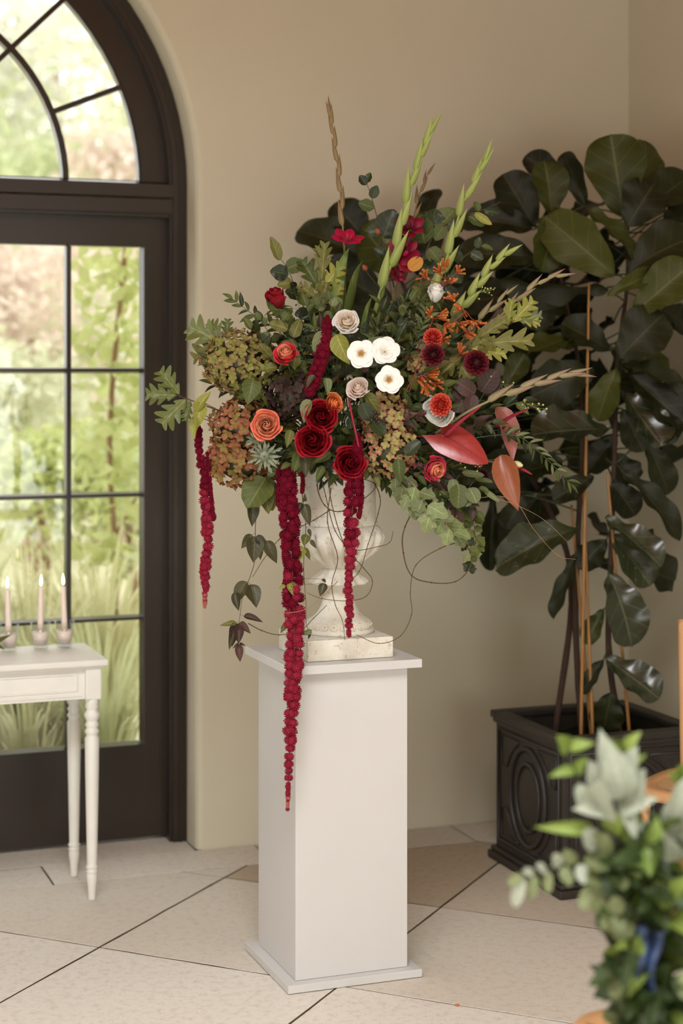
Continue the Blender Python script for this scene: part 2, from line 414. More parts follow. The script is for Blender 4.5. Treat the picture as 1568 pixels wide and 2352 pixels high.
def leaf(sgn, nm):
    e = thing('leaf', W(UC + sgn * 0.5, 0.22, 0.01), None, None); e.parent = DOOR; e.matrix_basis = INV[DOOR.name] @ Matrix.Translation(W(UC + sgn * 0.5, 0.22, 0.01))
    def ub(a, b): return (UC + sgn * a, UC + sgn * b) if sgn > 0 else (UC + sgn * b, UC + sgn * a)
    o0, o1 = 0.004, 1.054; g = [0.142, 0.409, 0.685, 0.960]
    g0, g1 = g[0], g[-1]
    mb = MB()
    for a, b in ((o0, g0), (g1, o1)): mb.box(*ub(a, b), 0.195, 0.255, 0.012, 2.284, 0.003)
    mb.box(*ub(g0 - .002, g1 + .002), 0.195, 0.255, 0.012, ZT[0] - 0.008, 0.002); mb.box(*ub(g0 - .002, g1 + .002), 0.195, 0.255, ZT[4] + 0.002, 2.284, 0.002)
    u0, u1 = ub(g0, g1)
    mb.add([(u0, 0.195, ZT[0] - 0.0075), (u1, 0.195, ZT[0] - 0.0075), (u1, 0.250, ZT[0] - 0.003), (u0, 0.250, ZT[0] - 0.003)], [(0, 1, 2, 3)], smooth=False)
    for uu in (u0, u1):
        s = 1 if uu == u0 else -1
        mb.add([(uu, 0.197, ZT[0]), (uu, 0.197, ZT[4]), (uu + s * 0.006, 0.246, ZT[4]), (uu + s * 0.006, 0.246, ZT[0])], [(0, 1, 2, 3)], smooth=False)
    st = wpart('stile_frame', mb, M_DOOR, e); 
    for z in ZT[1:4]:
        m2 = MB(); profile_bar(m2, u0, u1, z, 0.016); wpart('glazing_bar', m2, M_DOOR, e)
    for k in (1, 2):
        m2 = MB(); uu = UC + sgn * g[k]; m2.box(uu - 0.009, uu + 0.009, 0.203, 0.250, ZT[0], ZT[4], 0.003); wpart('glazing_bar', m2, M_DOOR, e)
    for k in range(3):
        for z0, z1 in zip(ZT, ZT[1:]):
            m2 = MB(); m2.box(*ub(g[k], g[k + 1]), 0.2445, 0.2475, z0, z1); wpart('pane', m2, M_GLASS, e)
    return e
leaf(1, 'right'); leaf(-1, 'left')
FAN = thing('window_1', W(UC, 0.2, ZS), 'arched fanlight with radiating glazing bars above the door', None, None, 'structure')
mb = ring(0.952, RF - 0.05, 0.195, 0.255, arc_only=True); mb.box(UC - 1.04, UC + 1.04, 0.197, 0.253, 2.392, 2.412, 0.002)
r2 = ring(0.945, 0.953, 0.205, 0.245, arc_only=True); mb.add(r2.v, r2.f, smooth=False)
wpart('sash', mb, M_DOOR, FAN)
wpart('glazing_bar', ring(0.664, 0.686, 0.203, 0.25, arc_only=True), M_DOOR, FAN)
def spoke(ang, r0, r1):
    c = Matrix.Translation((UC, 0.2265, ZS)) @ Matrix.Rotation(-ang, 4, 'Y')
    m2 = MB(); m2.box(r0, r1, -0.0235, 0.0235, -0.0095, 0.0095, 0.003, c); wpart('glazing_bar', m2, M_DOOR, FAN)
for k in range(1, 8): spoke(radians(22.5 * k), 0.68, 0.955)
for k in (2, 4, 6): spoke(radians(22.5 * k), 0.0, 0.67)
def sector(r0, r1, a0, a1, n=8):
    m2 = MB(); pts = [(UC + r1 * cos(a0 + (a1 - a0) * i / n), ZS + r1 * sin(a0 + (a1 - a0) * i / n)) for i in range(n + 1)]
    pts += [(UC + r0 * cos(a1 + (a0 - a1) * i / n), ZS + r0 * sin(a1 + (a0 - a1) * i / n)) for i in range(n + 1)] if r0 else [(UC, ZS)]
    L = len(pts); vs = [(u, 0.2255, max(z, 2.41)) for u, z in pts] + [(u, 0.2285, max(z, 2.41)) for u, z in pts]
    m2.add(vs, [tuple(range(L)), tuple(range(L, 2 * L))[::-1]] + [(i, (i + 1) % L, L + (i + 1) % L, L + i) for i in range(L)], smooth=False)
    wpart('pane', m2, M_GLASS, FAN)
for k in range(8): sector(0.676, 0.953, radians(22.5 * k), radians(22.5 * (k + 1)))
for k in range(4): sector(0.0, 0.674, radians(45 * k), radians(45 * (k + 1)))

# ================================================================== white pedestal
M_WHITE = m_plain('white_pedestal_paint', (199, 196, 193), 0.42, 0.02, 8, 0.4)
PED = thing('pedestal', W(0.037, -1.283, 0), 'tall white painted square pedestal carrying the stone urn', 'pedestal')
def pbox(name, hx, z0, z1, bev):
    m2 = MB(); m2.box(0.037 - hx, 0.037 + hx, -1.283 - hx, -1.283 + hx, z0, z1, bev); wpart(name, m2, M_WHITE, PED)
pbox('base_slab', 0.2, 0.002, 0.024, 0.0015); pbox('column', 0.168, 0.0245, 0.877, 0.002); pbox('top_slab', 0.2, 0.878, 0.902, 0.0015)

# ================================================================== stone urn
def mk_urn():
    m = N('weathered_stone'); c = lin((224, 219, 207))
    n1 = m.noise(9, 5, 0.65); n2 = m.noise(42, 5, 0.7)
    base = m.mix(m.math('MULTIPLY', m.ramp(n1, [(0.40, (0, 0, 0)), (0.66, (1, 1, 1))]), 0.6), c, lin((190, 176, 148)))
    base = m.mix(m.math('MULTIPLY', m.math('GREATER_THAN', n2, 0.60), 0.42), base, lin((150, 134, 108)))
    m.bump(n2, 0.35, 0.004)
    return m.set(**{'Base Color': base, 'Roughness': 0.85, 'Specular IOR Level': 0.2})
M_URN = mk_urn()
UB = W(0.042, -1.30, 0.9025)
URN = thing('stone_urn', UB, 'weathered cream stone urn with fluted bowl on square block', 'urn')
m2 = MB(); m2.box(0.042 - 0.129, 0.042 + 0.129, -1.429, -1.171, 0.9025, 0.962, 0.004); wpart('base_block', m2, M_URN, URN)
UX = W(0.053, -1.30, 0); UM = Matrix.Translation(UX)
def ulathe(name, prof, seg=64, rf=None):
    m2 = MB(); m2.lathe(prof, seg, None, rf); return obj(name, m2.mesh(name), M_URN, URN, UM)
ulathe('foot', [(0.100, .962), (0.102, .968), (0.102, .974), (0.094, .978), (0.096, .985), (0.092, .996), (0.085, 1.002), (0.074, 1.008), (0.062, 1.020), (0.052, 1.038), (0.045, 1.060), (0.041, 1.085), (0.040, 1.11), (0.044, 1.118)])
for k in range(22):                                           # egg moulding round the foot
    a = 2 * pi * k / 22; m2 = MB()
    c = UX + Vector((0.0935 * cos(a), 0.0935 * sin(a), 0.9875)); t = Vector((-sin(a), cos(a), 0)); n_ = Vector((cos(a), sin(a), 0.35)).normalized(); up = n_.cross(t)
    pts = [c + t * 0.0105 * cos(q) + up * 0.0095 * sin(q) for q in [2 * pi * i / 12 for i in range(13)]]; m2.tube(pts, 0.0018, 5, False); m2.ball(c, 0.0042, 6, 5)
    obj('egg_moulding', m2.mesh('egg_moulding'), M_URN, URN)
ulathe('collar', [(0.040, 1.106), (0.066, 1.108), (0.079, 1.104), (0.082, 1.109), (0.070, 1.121), (0.058, 1.132), (0.049, 1.142), (0.048, 1.150)], 72, lambda a, j, z: 1 + (0.08 * cos(12 * a) + 0.035 * cos(36 * a)) * sin(pi * min(1, j * 1.05)))
def gad(a, j, z):
    k = sin(pi * max(0, min(1, (z - 1.155) / 0.10)))
    return 1 + 0.05 * min(1, k * 2) - 0.26 * (1 - abs(cos(8 * a))) ** 2.2 * min(1, k * 2)
ulathe('bowl', [(0.049, 1.150), (0.056, 1.157), (0.072, 1.168), (0.094, 1.184), (0.112, 1.202), (0.124, 1.222), (0.129, 1.240), (0.128, 1.255), (0.120, 1.266), (0.112, 1.272), (0.108, 1.274)], 128, gad)
ulathe('neck', [(0.100, 1.270), (0.112, 1.274), (0.114, 1.280), (0.108, 1.288), (0.107, 1.33), (0.108, 1.38), (0.112, 1.42), (0.122, 1.45), (0.138, 1.462), (0.142, 1.470), (0.138, 1.478), (0.120, 1.476), (0.108, 1.44), (0.100, 1.38)])

# ================================================================== console table, candles
M_TABLE = m_plain('grey_white_furniture_paint', (228, 225, 216), 0.4, 0.07, 14, 0.45, 0.12, 30)
TU0, TU1, TV0, TV1, TZ = -1.75, -0.437, -0.487, -0.115, 0.785
TAB = thing('console_table', W(-1.1, -0.3, 0), 'off-white painted console table with turned legs before the door', 'table')
m2 = MB(); m2.box(TU0, TU1, TV0, TV1, TZ - 0.021, TZ, 0.006); m2.box(TU0 + .012, TU1 - .012, TV0 + .012, TV1 - .012, TZ - 0.029, TZ - 0.0205, 0.003); wpart('table_top', m2, M_TABLE, TAB)
lw = 0.023; lu = [TU0 + 0.045, TU1 - 0.045]; lv = [TV0 + 0.045, TV1 - 0.045]
def rail(name, u0, u1, v0, v1, face):
    m2 = MB(); m2.box(u0, u1, v0, v1, 0.655, 0.755, 0.002)
    if face == 'u':        # framed panel beads along the long sides
        for vv in (v0, v1):
            s = -1 if vv == v0 else 1
            for z in (0.668, 0.684, 0.738): m2.box(u0 + 0.01, u1 - (0.01 if z < 0.67 else 0.03), vv - 0.004, vv + 0.004, z - 0.003, z + 0.003, 0.001)
            m2.box(u1 - 0.033, u1 - 0.027, vv - 0.004, vv + 0.004, 0.684, 0.738, 0.001)
    wpart(name, m2, M_TABLE, TAB)
for v in lv: rail('apron', lu[0] + lw, lu[1] - lw, v - 0.010, v + 0.010, 'u')
for u in lu: rail('apron', u - 0.010, u + 0.010, lv[0] + lw, lv[1] - lw, 'v')
LEG = [(0.0115, 0.0), (0.0125, 0.003), (0.0135, 0.04), (0.0175, 0.068), (0.0185, 0.082), (0.0165, 0.088), (0.021, 0.093), (0.0165, 0.098), (0.0165, 0.101), (0.0215, 0.107), (0.0165, 0.113), (0.0165, 0.118), (0.0225, 0.42), (0.0235, 0.525), (0.019, 0.531), (0.0185, 0.536), (0.0235, 0.545), (0.0235, 0.549), (0.0185, 0.557), (0.0185, 0.560), (0.0235, 0.569), (0.0185, 0.578), (0.0185, 0.582), (0.025, 0.594), (0.026, 0.604), (0.019, 0.614), (0.019, 0.620), (0.024, 0.627), (0.021, 0.64), (0.026, 0.655)]
def leg_mesh():
    m2 = MB(); m2.lathe(LEG, 24); m2.box(-0.0265, 0.0265, -0.0265, 0.0265, 0.652, 0.756, 0.006); return m2.mesh('leg')
lm = leg_mesh()
for u in lu:
    for v in lv: obj('leg', lm, M_TABLE, TAB, WM @ Matrix.Translation((u, v, 0.001)))
M_WAX = N('ivory_wax'); M_WAX = M_WAX.set(**{'Base Color': lin((238, 222, 210)), 'Roughness': 0.5, 'Subsurface Weight': 0.3, 'Subsurface Radius': (0.01, 0.006, 0.004), 'Subsurface Scale': 0.4})
M_WICK = m_plain('burnt_wick', (40, 34, 30), 0.9)
def mk_flame():
    m = N('candle_flame'); e = m.node('ShaderNodeEmission'); e.inputs['Strength'].default_value = 9.0; e.inputs['Color'].default_value = (1, 0.86, 0.58, 1)
    m.link(e.outputs[0], m.out.inputs['Surface']); return m.m
M_FLAME = mk_flame()
def mk_tumbler():
    m = N('clear_glass')
    t = m.node('ShaderNodeBsdfTransparent'); t.inputs[0].default_value = (0.95, 0.96, 0.955, 1)
    g = m.node('ShaderNodeBsdfGlossy'); g.inputs['Roughness'].default_value = 0.03
    lw_ = m.node('ShaderNodeLayerWeight'); lw_.inputs[0].default_value = 0.5; fr_ = m.math('MULTIPLY_ADD', m.math('POWER', lw_.outputs['Facing'], 4.0), 0.5, 0.03)
    mx = m.node('ShaderNodeMixShader'); m.link(fr_, mx.inputs[0]); m.link(t.outputs[0], mx.inputs[1]); m.link(g.outputs[0], mx.inputs[2])
    m.link(mx.outputs[0], m.out.inputs['Surface']); return m.m
M_CLEAR = mk_tumbler()
def plane_pt(px, py, z):
    d = F * (H - z) / (py - 850); return P(px, py, d)
gm = MB(); gm.lathe([(0.0, 0.0), (0.022, 0.0), (0.0245, 0.002), (0.0335, 0.088), (0.0315, 0.088), (0.0228, 0.012), (0.0, 0.010)], 32); gm = gm.mesh('tumbler')
wm_ = MB(); wm_.lathe([(0.0, 0.0125), (0.0222, 0.0125), (0.0288, 0.056), (0.0282, 0.0575), (0.0, 0.0575)], 28); wm_ = wm_.mesh('wax_fill')
cm = MB(); cm.lathe([(0.0, 0.0), (0.0112, 0.0), (0.0105, 0.02), (0.0078, 0.142), (0.0070, 0.146), (0.0045, 0.145), (0.0, 0.144)], 20); cm = cm.mesh('taper')
km = MB(); km.tube([(0, 0, 0.142), (0.0005, 0, 0.150), (0.0015, 0, 0.154)], 0.0009, 6); km = km.mesh('wick')
fm = MB(); fm.lathe([(0.0006, 0.151), (0.0035, 0.156), (0.0048, 0.163), (0.0042, 0.172), (0.0024, 0.181), (0.0003, 0.190)], 14); fm = fm.mesh('flame')
for (px, py, lab) in ((20, 1496, 'leftmost'), (93, 1490, 'middle'), (148, 1487, 'rightmost')):
    p = plane_pt(px, py, TZ) + Z * 0.001
    t_ = thing('glass_candle_holder', p, 'clear tumbler holding the %s lit candle on the table' % lab, 'candle holder', 'glass candle holders on the console table')
    obj('tumbler', gm, M_CLEAR, t_, Matrix.Translation(p)); obj('wax_fill', wm_, M_WAX, t_, Matrix.Translation(p), label='pale wax setting the candle')
    q = p + Z * 0.058; T = Matrix.Translation(q) @ Matrix.Rotation(radians(-1.5 if lab != 'middle' else 0.6), 4, 'Y')
    c_ = thing('taper_candle', q, '%s of the three lit ivory taper candles' % lab, 'candle', 'lit ivory taper candles')
    obj('taper', cm, M_WAX, c_, T); obj('wick', km, M_WICK, c_, T); obj('flame', fm, M_FLAME, c_, T, label='small bright flame')

# ================================================================== leaf and petal shapes (unit length along +Y, normal +Z)
CAMP = Vector((0, 0, H))
def blade(outline, nx=4, ny=10, fold=0.25, curl=0.25, ruffle=0.0, rk=3.0, sweep=0.0, cup=0.0, twist=0.0, seed=0, heart=0.0):
    rr = random.Random(seed); ph = rr.uniform(0, 6)
    mb = MB()
    def fn(a, b):
        b = 0.35 * b + 0.65 * (1 - cos(pi * b)) / 2; s = a * 2 - 1; w = outline(b); x = s * w
        y = b + sweep * abs(x) - heart * abs(s) ** 1.5 * max(0, 1 - b * 2.2)
        z = fold * abs(x) - curl * b * b + cup * x * x * 4 + ruffle * abs(s) ** 1.5 * sin(rk * 2 * pi * b + ph + (1.7 if s > 0 else 0)) + twist * x * b
        return (x, y, z)
    mb.grid(fn, nx, ny)
    return mb.mesh('leaf')
def pw(a, b):
    m = (a / (a + b)) ** a * (b / (a + b)) ** b
    return lambda t: max(0.004, (max(t, 0) ** a * max(0, 1 - t) ** b) / m * 0.5)
def o_ovate(t): return pw(0.62, 1.05)(t)
def o_round(t): return pw(0.5, 0.55)(t)
def o_lance(t): return pw(0.9, 1.1)(t)
def o_beech(t): return pw(0.6, 0.75)(t) * (1 + 0.05 * sin(t * 44))
def o_serr(t): return pw(0.55, 0.8)(t) * (1 + 0.045 * sin(t * 60))
def o_fig(t):
    w = pw(0.75, 0.42)(t); return w * (1 - 0.16 * math.exp(-((t - 0.33) / 0.14) ** 2)) * (1 + 0.03 * sin(t * 22))
def o_oak(t):
    env = pw(0.7, 0.55)(t); k = abs(sin(pi * (t * 3.6 + 0.1))) ** 0.75
    return max(0.012, env * (0.16 + 0.95 * k))
def o_ivy(t):
    g = lambda c, s, h: h * math.exp(-((t - c) / s) ** 2)
    return max(0.006, (0.45 * pw(0.45, 0.8)(t) + 0.7 * (g(0.14, 0.10, 0.30) + g(0.44, 0.13, 0.36) + g(0.75, 0.22, 0.14))) * (1 if t < 0.97 else 0.3) * min(1, t * 14 + 0.1))
def o_heart(t): return max(0.006, 0.5 * min(1, 0.62 + t * 1.6) * (1 - t ** 2.2) ** 0.75)
def o_strap(t): return max(0.004, 0.5 * min(1, t * 8 + 0.5) * (1 - t ** 5))
LEAF = {}
def variants(key, n, f): LEAF[key] = [f(i) for i in range(n)]
variants('ovate', 4, lambda i: blade(o_ovate, 4, 9, 0.28, 0.10 + 0.16 * i, 0.02, 2, seed=i))
variants('round', 3, lambda i: blade(o_round, 4, 8, 0.12, 0.05 + 0.1 * i, 0.02, 1.5, seed=i))
variants('lance', 3, lambda i: blade(o_lance, 2, 8, 0.35, 0.06 + 0.16 * i, 0.0, seed=i))
variants('beech', 3, lambda i: blade(o_beech, 4, 12, 0.18, 0.05 + 0.12 * i, 0.03, 3, seed=i))
variants('serrate', 3, lambda i: blade(o_serr, 6, 14, 0.15, 0.1 + 0.12 * i, 0.04, 2.5, seed=i))
variants('oak', 3, lambda i: blade(o_oak, 4, 34, 0.12, 0.05 + 0.14 * i, 0.03, 2, sweep=0.5, seed=i))
variants('ivy', 3, lambda i: blade(o_ivy, 6, 24, 0.12, 0.1 + 0.12 * i, 0.03, 2, sweep=0.25, seed=i))
variants('fig', 5, lambda i: blade(o_fig, 8, 22, 0.16, -0.05 + 0.14 * i, 0.045, 2.6, cup=0.05, twist=(-.3, 0, .3, .15, -.15)[i], seed=i))
variants('heart', 2, lambda i: blade(o_heart, 8, 14, 0.10, 0.14 + 0.1 * i, 0.02, 1, heart=(0.26, 0.10)[i], cup=-0.10, seed=i))
variants('strap', 2, lambda i: blade(o_strap, 2, 12, 0.4, 0.05, 0.0, seed=i))
def bract_mesh():
    mb = MB()
    def fn(a, b):
        r = 0.5 * (b ** 0.4) * max(0, 1 - b) ** 1.15 * 1.75; q = (a - 0.5) * 2 * pi * 0.86
        return (sin(q) * r, b, cos(q) * r * 0.8 + 0.06 * b * b)
    mb.grid(fn, 8, 8); return mb.mesh('bract')
BRACT = bract_mesh()

# leaf colours
G = {}
G['mid'] = m_leaf('leaf_mid_green', (66, 78, 32), (94, 100, 46), (128, 132, 76))
G['dark'] = m_leaf('leaf_dark_green', (34, 44, 20), (54, 62, 28), (84, 92, 52), rough=0.35)
G['olive'] = m_leaf('leaf_olive_green', (88, 88, 36), (116, 112, 52), (158, 154, 96))
G['lime'] = m_leaf('leaf_yellow_green', (124, 126, 46), (150, 146, 66), (190, 186, 120))
G['purple'] = m_leaf('leaf_bronze_purple', (58, 40, 36), (92, 62, 52), (118, 86, 70), rough=0.5)
G['clem'] = m_leaf('leaf_bronze_green', (54, 50, 32), (78, 74, 46), (112, 106, 74), rough=0.4)
G['sage'] = m_leaf('leaf_sage_green', (98, 106, 66), (120, 126, 84), (170, 176, 138), rough=0.55)
G['ivy'] = m_leaf('leaf_ivy_green', (116, 130, 80), (146, 154, 104), (176, 182, 136), rough=0.5, nv=4)
G['gold'] = m_leaf('leaf_autumn_gold', (206, 146, 54), (190, 124, 46), (150, 92, 40))
G['oak'] = m_leaf('leaf_oak_green', (80, 90, 44), (108, 114, 60), (146, 148, 92), rough=0.4, nv=4)
G['fig'] = m_leaf('leaf_fig_dark', (27, 30, 12), (42, 45, 18), (76, 76, 38), rough=0.5, nv=6, trans=0.12, veinw=0.035, spec=0.3)
G['figl'] = m_leaf('leaf_fig_light', (54, 60, 20), (78, 82, 30), (112, 110, 56), rough=0.48, nv=6, trans=0.16, veinw=0.035, spec=0.3)
G['figs'] = m_leaf('leaf_fig_glossy', (40, 46, 28), (52, 58, 36), (104, 108, 78), rough=0.26, nv=6, trans=0.08, veinw=0.035, spec=0.8)
G['figb'] = m_leaf('leaf_fig_blemished', (46, 52, 32), (60, 64, 38), (100, 102, 64), rough=0.34, nv=6, trans=0.1, veinw=0.035, spots=(190, 168, 110))
G['blade'] = m_leaf('leaf_blade_green', (104, 122, 58), (126, 142, 74), (160, 172, 108), nv=1)
M_TWIG = m_plain('brown_twig', (84, 66, 48), 0.8, 0.3, 40, 0.2, 0.3, 200)
M_TWIGP = m_plain('pale_tan_twig', (150, 118, 92), 0.8, 0.25, 40, 0.2)
M_STEMG = m_plain('green_stem', (96, 112, 54), 0.5, 0.2, 30)
M_STEMD = m_plain('dark_green_stem', (58, 66, 36), 0.5, 0.2, 30)
M_STEMR = m_plain('reddish_stem', (112, 62, 44), 0.55, 0.2, 30)

C0 = P(783, 1085, 5.04)                                  # where the stems meet in the mouth of the urn
def dome(px, py, k=1.0):
    r = ((px - 835) / 430) ** 2 + ((py - 900) / 270) ** 2
    return 5.04 - 0.29 * k * sqrt(max(0.02, 1 - r))
def tube_obj(name, pts, rad, mat, parent, seg=6):
    mb = MB(); mb.tube(pts, rad, seg); return obj(name, mb.mesh(name), mat, parent)
def stem_to_urn(t, p, axis, mat=None, r=0.0022, back=0.05):
    a = Vector(axis).normalized(); q = p - a * back
    path = spline([p - a * 0.004, q, q.lerp(C0, 0.5) + Vector((0, 0.02, 0)), C0 + Vector((RND.uniform(-.05, .05), RND.uniform(-.04, .04), -0.05))], 5)
    tube_obj('stem', path, r, mat or M_STEMD, t, 5)
def put_leaf(t, kind, p, d, L, w, mat, nh=None, name='leaf', i=None):
    me = LEAF[kind][(RND.randrange(len(LEAF[kind])) if i is None else i % len(LEAF[kind]))]
    return obj(name, me, mat, t, frame(p, d, nh if nh is not None else (CAMP - p), L, w))
TIP = {}
def spray(name, label, cat, group, pts, kind, n, L, w, mats, stem_mat=None, r0=0.0022, start=0.25, ang=48, droop=0.0, spread=0.5, tipleaf=True, upbias=0.5, pair=False, rnd=None):
    """a stem with leaves set along it"""
    rr = rnd or RND
    path = spline(pts, 6); t = thing(name, path[0], label, cat, group); TIP[t] = path[-1].z
    k = len(path); tube_obj('stem', path, [r0 * (1.15 - 0.75 * i / (k - 1)) for i in range(k)], stem_mat or M_STEMD, t, 5)
    for i in range(n):
        f = start + (1 - start) * (i + 0.4) / n; p, T = along(path, f)
        view = (CAMP - p).normalized(); S = T.cross(view)
        S = S.normalized() if S.length > 0.05 else T.orthogonal().normalized(); O = S.cross(T)
        for sg in ((-1, 1) if pair else ((-1 if i % 2 else 1),)):
            a = radians(ang + rr.uniform(-16, 16)); q = rr.uniform(-spread, spread)
            side = (S * sg * cos(q) + O * sin(q) * 1.0)
            d = T * cos(a) + side * sin(a) + Vector((0, 0, -droop))
            nh = view + Z * upbias + Vector((rr.uniform(-.4, .4), 0, rr.uniform(-.3, .5)))
            Li = L * rr.uniform(0.75, 1.15) * (1 - 0.25 * f)
            put_leaf(t, kind, p, d, Li, w, rr.choice(mats), nh)
    if tipleaf:
        p, T = along(path, 1.0); put_leaf(t, kind, p, T + Vector((0, 0, -droop * .5)), L * 0.7, w, rr.choice(mats), (CAMP - p).normalized() + Z * upbias)
    return t

# ---- roses
def rose_petal(phi, spread, rb, rm, rt, z0, z1, flare, seed, point=0.0, nx=8, ny=8, tuck=0.05, wob=0.025):
    rr = random.Random(seed); ph = rr.uniform(0, 6); sk = rr.uniform(-.06, .06); mb = MB()
    def fn(a, b):
        s = a * 2 - 1; e = 1 - 0.26 * abs(s) ** 2.6 + point * (1 - abs(s)) * 0.12
        t = b * e
        r = (rb * (1 - t) ** 2 + 2 * rm * t * (1 - t) + rt * t * t)
        q = phi + s * spread * (0.40 + 0.60 * sin(pi / 2 * min(1, b * 1.35))) + sk * t
        z = z0 + (z1 - z0) * t
        k = max(0, (b - 0.68) / 0.32); c = flare * k * k * (1 - 0.25 * abs(s))
        r += c + tuck * s; z -= c * 0.8
        z += wob * sin(ph + s * 4) * b; r += wob * .8 * sin(ph * 2 + s * 5) * b * b
        return (r * cos(q), r * sin(q), z)
    mb.grid(fn, nx, ny); return mb.mesh('petal')
def rose_heart(turns=2.3, r=0.17, h=1.1):
    mb = MB()
    mb.grid(lambda a, b: ((0.03 + r * a) * (1 - 0.25 * b) * cos(a * turns * 2 * pi), (0.03 + r * a) * (1 - 0.25 * b) * sin(a * turns * 2 * pi), h * (0.3 + 0.7 * b) - 0.05 * a), 34, 4)
    return mb.mesh('petal')
def rose_set(seed, open_=1.0, z_in=1.12, n=34):
    """petals on one spiral: a closed bud in the middle, opening outwards"""
    rr = random.Random(seed); out = []
    for i in range(n):
        f = i / (n - 1); phi = i * 2.3998 + rr.uniform(-.1, .1)
        R = (0.05 + 0.95 * f ** 0.95) * (open_ if f > .4 else open_ ** .5)
        clos = max(0, 1 - f / 0.45)                       # inner petals close over the heart
        rt = R * (1 - 0.55 * clos) - 0.02; rm = R + 0.06 + 0.16 * clos
        z1 = z_in - 0.46 * open_ * f ** 1.7 + rr.uniform(-.035, .035)
        sp = 1.55 - 0.75 * f
        fl = 0.02 + 0.20 * max(0, f - .3) ** 1.1 * open_
        out.append((rose_petal(phi, sp, 0.05 + 0.08 * f, rm, rt - fl * .7, 0.12 * (1 - f), z1, fl + .02, seed * 100 + i, point=rr.uniform(0, .9) * f, tuck=0.035 + .03 * f, wob=.015 + .03 * f), f))
    return out
ROSE = [rose_set(1, 1.0), rose_set(2, 0.9, 1.2), rose_set(3, 0.62, 1.4, 19)]
def open_rose_set(seed):
    rr = random.Random(seed); out = []
    for L, (n, rt, zt, z0) in enumerate(((6, 1.0, 0.36, 0.0), (5, 0.80, 0.46, 0.03), (5, 0.58, 0.50, 0.06))):
        for k in range(n):
            phi = L * 0.6 + 2 * pi * k / n + rr.uniform(-.15, .15)
            out.append((rose_petal(phi, pi / n * 1.35, 0.06, rt * 0.62, rt * rr.uniform(.92, 1.05), z0, zt + rr.uniform(-.05, .05), 0.12, seed * 77 + L * 10 + k, point=rr.uniform(-.4, .4)), 1 - L / 3))
    return out
OROSE = [open_rose_set(4), open_rose_set(5)]
def stamens(n=34, R=0.26):
    mb = MB(); rr = random.Random(9)
    for i in range(n):
        a = i * 2.4; r = R * sqrt((i + .5) / n); top = Vector((r * cos(a), r * sin(a), 0.34 + rr.uniform(-.05, .06)))
        mb.tube([(r * .4 * cos(a), r * .4 * sin(a), 0.08), top], 0.008, 4, False); mb.ball(top, 0.035, 5, 4)
    return mb.mesh('stamens')
STAM = stamens(); SEPAL = blade(o_lance, 2, 6, 0.2, 0.35, seed=3)
M_STAM = m_plain('amber_stamens', (206, 152, 62), 0.7, 0.3, 90)
RM = {
 'red': (m_petal('rose_red_inner', (52, 1, 5), (114, 3, 12), (150, 8, 24), 0.6, trans=.06), m_petal('rose_red_outer', (64, 2, 8), (130, 4, 18), (158, 10, 30), 0.6, trans=.06)),  # bases darkened to paint in the shade deep between petals
 'wine': (m_petal('rose_wine_inner', (70, 2, 10), (118, 8, 22), (136, 12, 28), 0.6), m_petal('rose_wine_outer', (80, 4, 12), (122, 10, 26), (150, 16, 34), 0.6)),
 'coral': (m_petal('rose_coral_inner', (224, 100, 60), (240, 132, 98), (250, 172, 140)), m_petal('rose_coral_outer', (222, 96, 72), (224, 72, 74), (222, 50, 74))),
 'peach': (m_petal('rose_peach_inner', (226, 116, 66), (244, 154, 108), (252, 188, 150)), m_petal('rose_peach_outer', (234, 126, 82), (244, 150, 110), (238, 116, 94))),
 'pink': (m_petal('rose_pink_inner', (240, 164, 96), (244, 160, 110), (244, 150, 120)), m_petal('rose_pink_outer', (240, 160, 116), (228, 84, 104), (222, 60, 100))),
 'orange': (m_petal('rose_orange_inner', (236, 120, 50), (238, 130, 66), (240, 140, 80)), m_petal('rose_orange_outer', (238, 140, 60), (240, 150, 90), (236, 150, 100))),
 'cream': (m_petal('rose_cream_inner', (246, 206, 166), (254, 236, 214), (255, 248, 238), trans=0.5, var=0.04), m_petal('rose_cream_outer', (246, 236, 216), (254, 248, 240), (255, 252, 248), trans=0.5, var=0.04)),
 'white': (m_petal('rose_white_inner', (238, 226, 196), (244, 240, 230), (246, 243, 236), trans=0.25, var=0.04), m_petal('rose_white_outer', (238, 230, 208), (244, 241, 234), (247, 245, 240), trans=0.25, var=0.04)),
 'blush': (m_petal('rose_blush_inner', (240, 200, 178), (250, 226, 212), (253, 240, 230), trans=0.5, var=0.04), m_petal('rose_blush_outer', (246, 220, 204), (252, 238, 228), (254, 246, 240), trans=0.5, var=0.04)),
}
def rose(label, px, py, dpx, col, axis, var=0, d=None, name='rose', roll=0.0, group='roses in the urn arrangement'):
    d = d if d is not None else dome(px, py) - 0.02
    p = P(px, py, d); R = dpx / 2 * d / F * 1.12; ax = Vector(axis).normalized()
    base = p - ax * R * 0.55
    t = thing(name, base, label, 'rose', group); M = zframe(base, ax, R, roll)
    for me, f in ROSE[var]: obj('petal', me, RM[col][0 if f < 0.62 else 1], t, M)
    for k in range(5):
        a = k * 2 * pi / 5; dd = (M.to_3x3() @ Vector((cos(a), sin(a), 0.1))).normalized()
        obj('sepal', SEPAL, G['mid'], t, frame(base, dd, ax, R * 1.0, 0.28))
    stem_to_urn(t, base, ax); return t
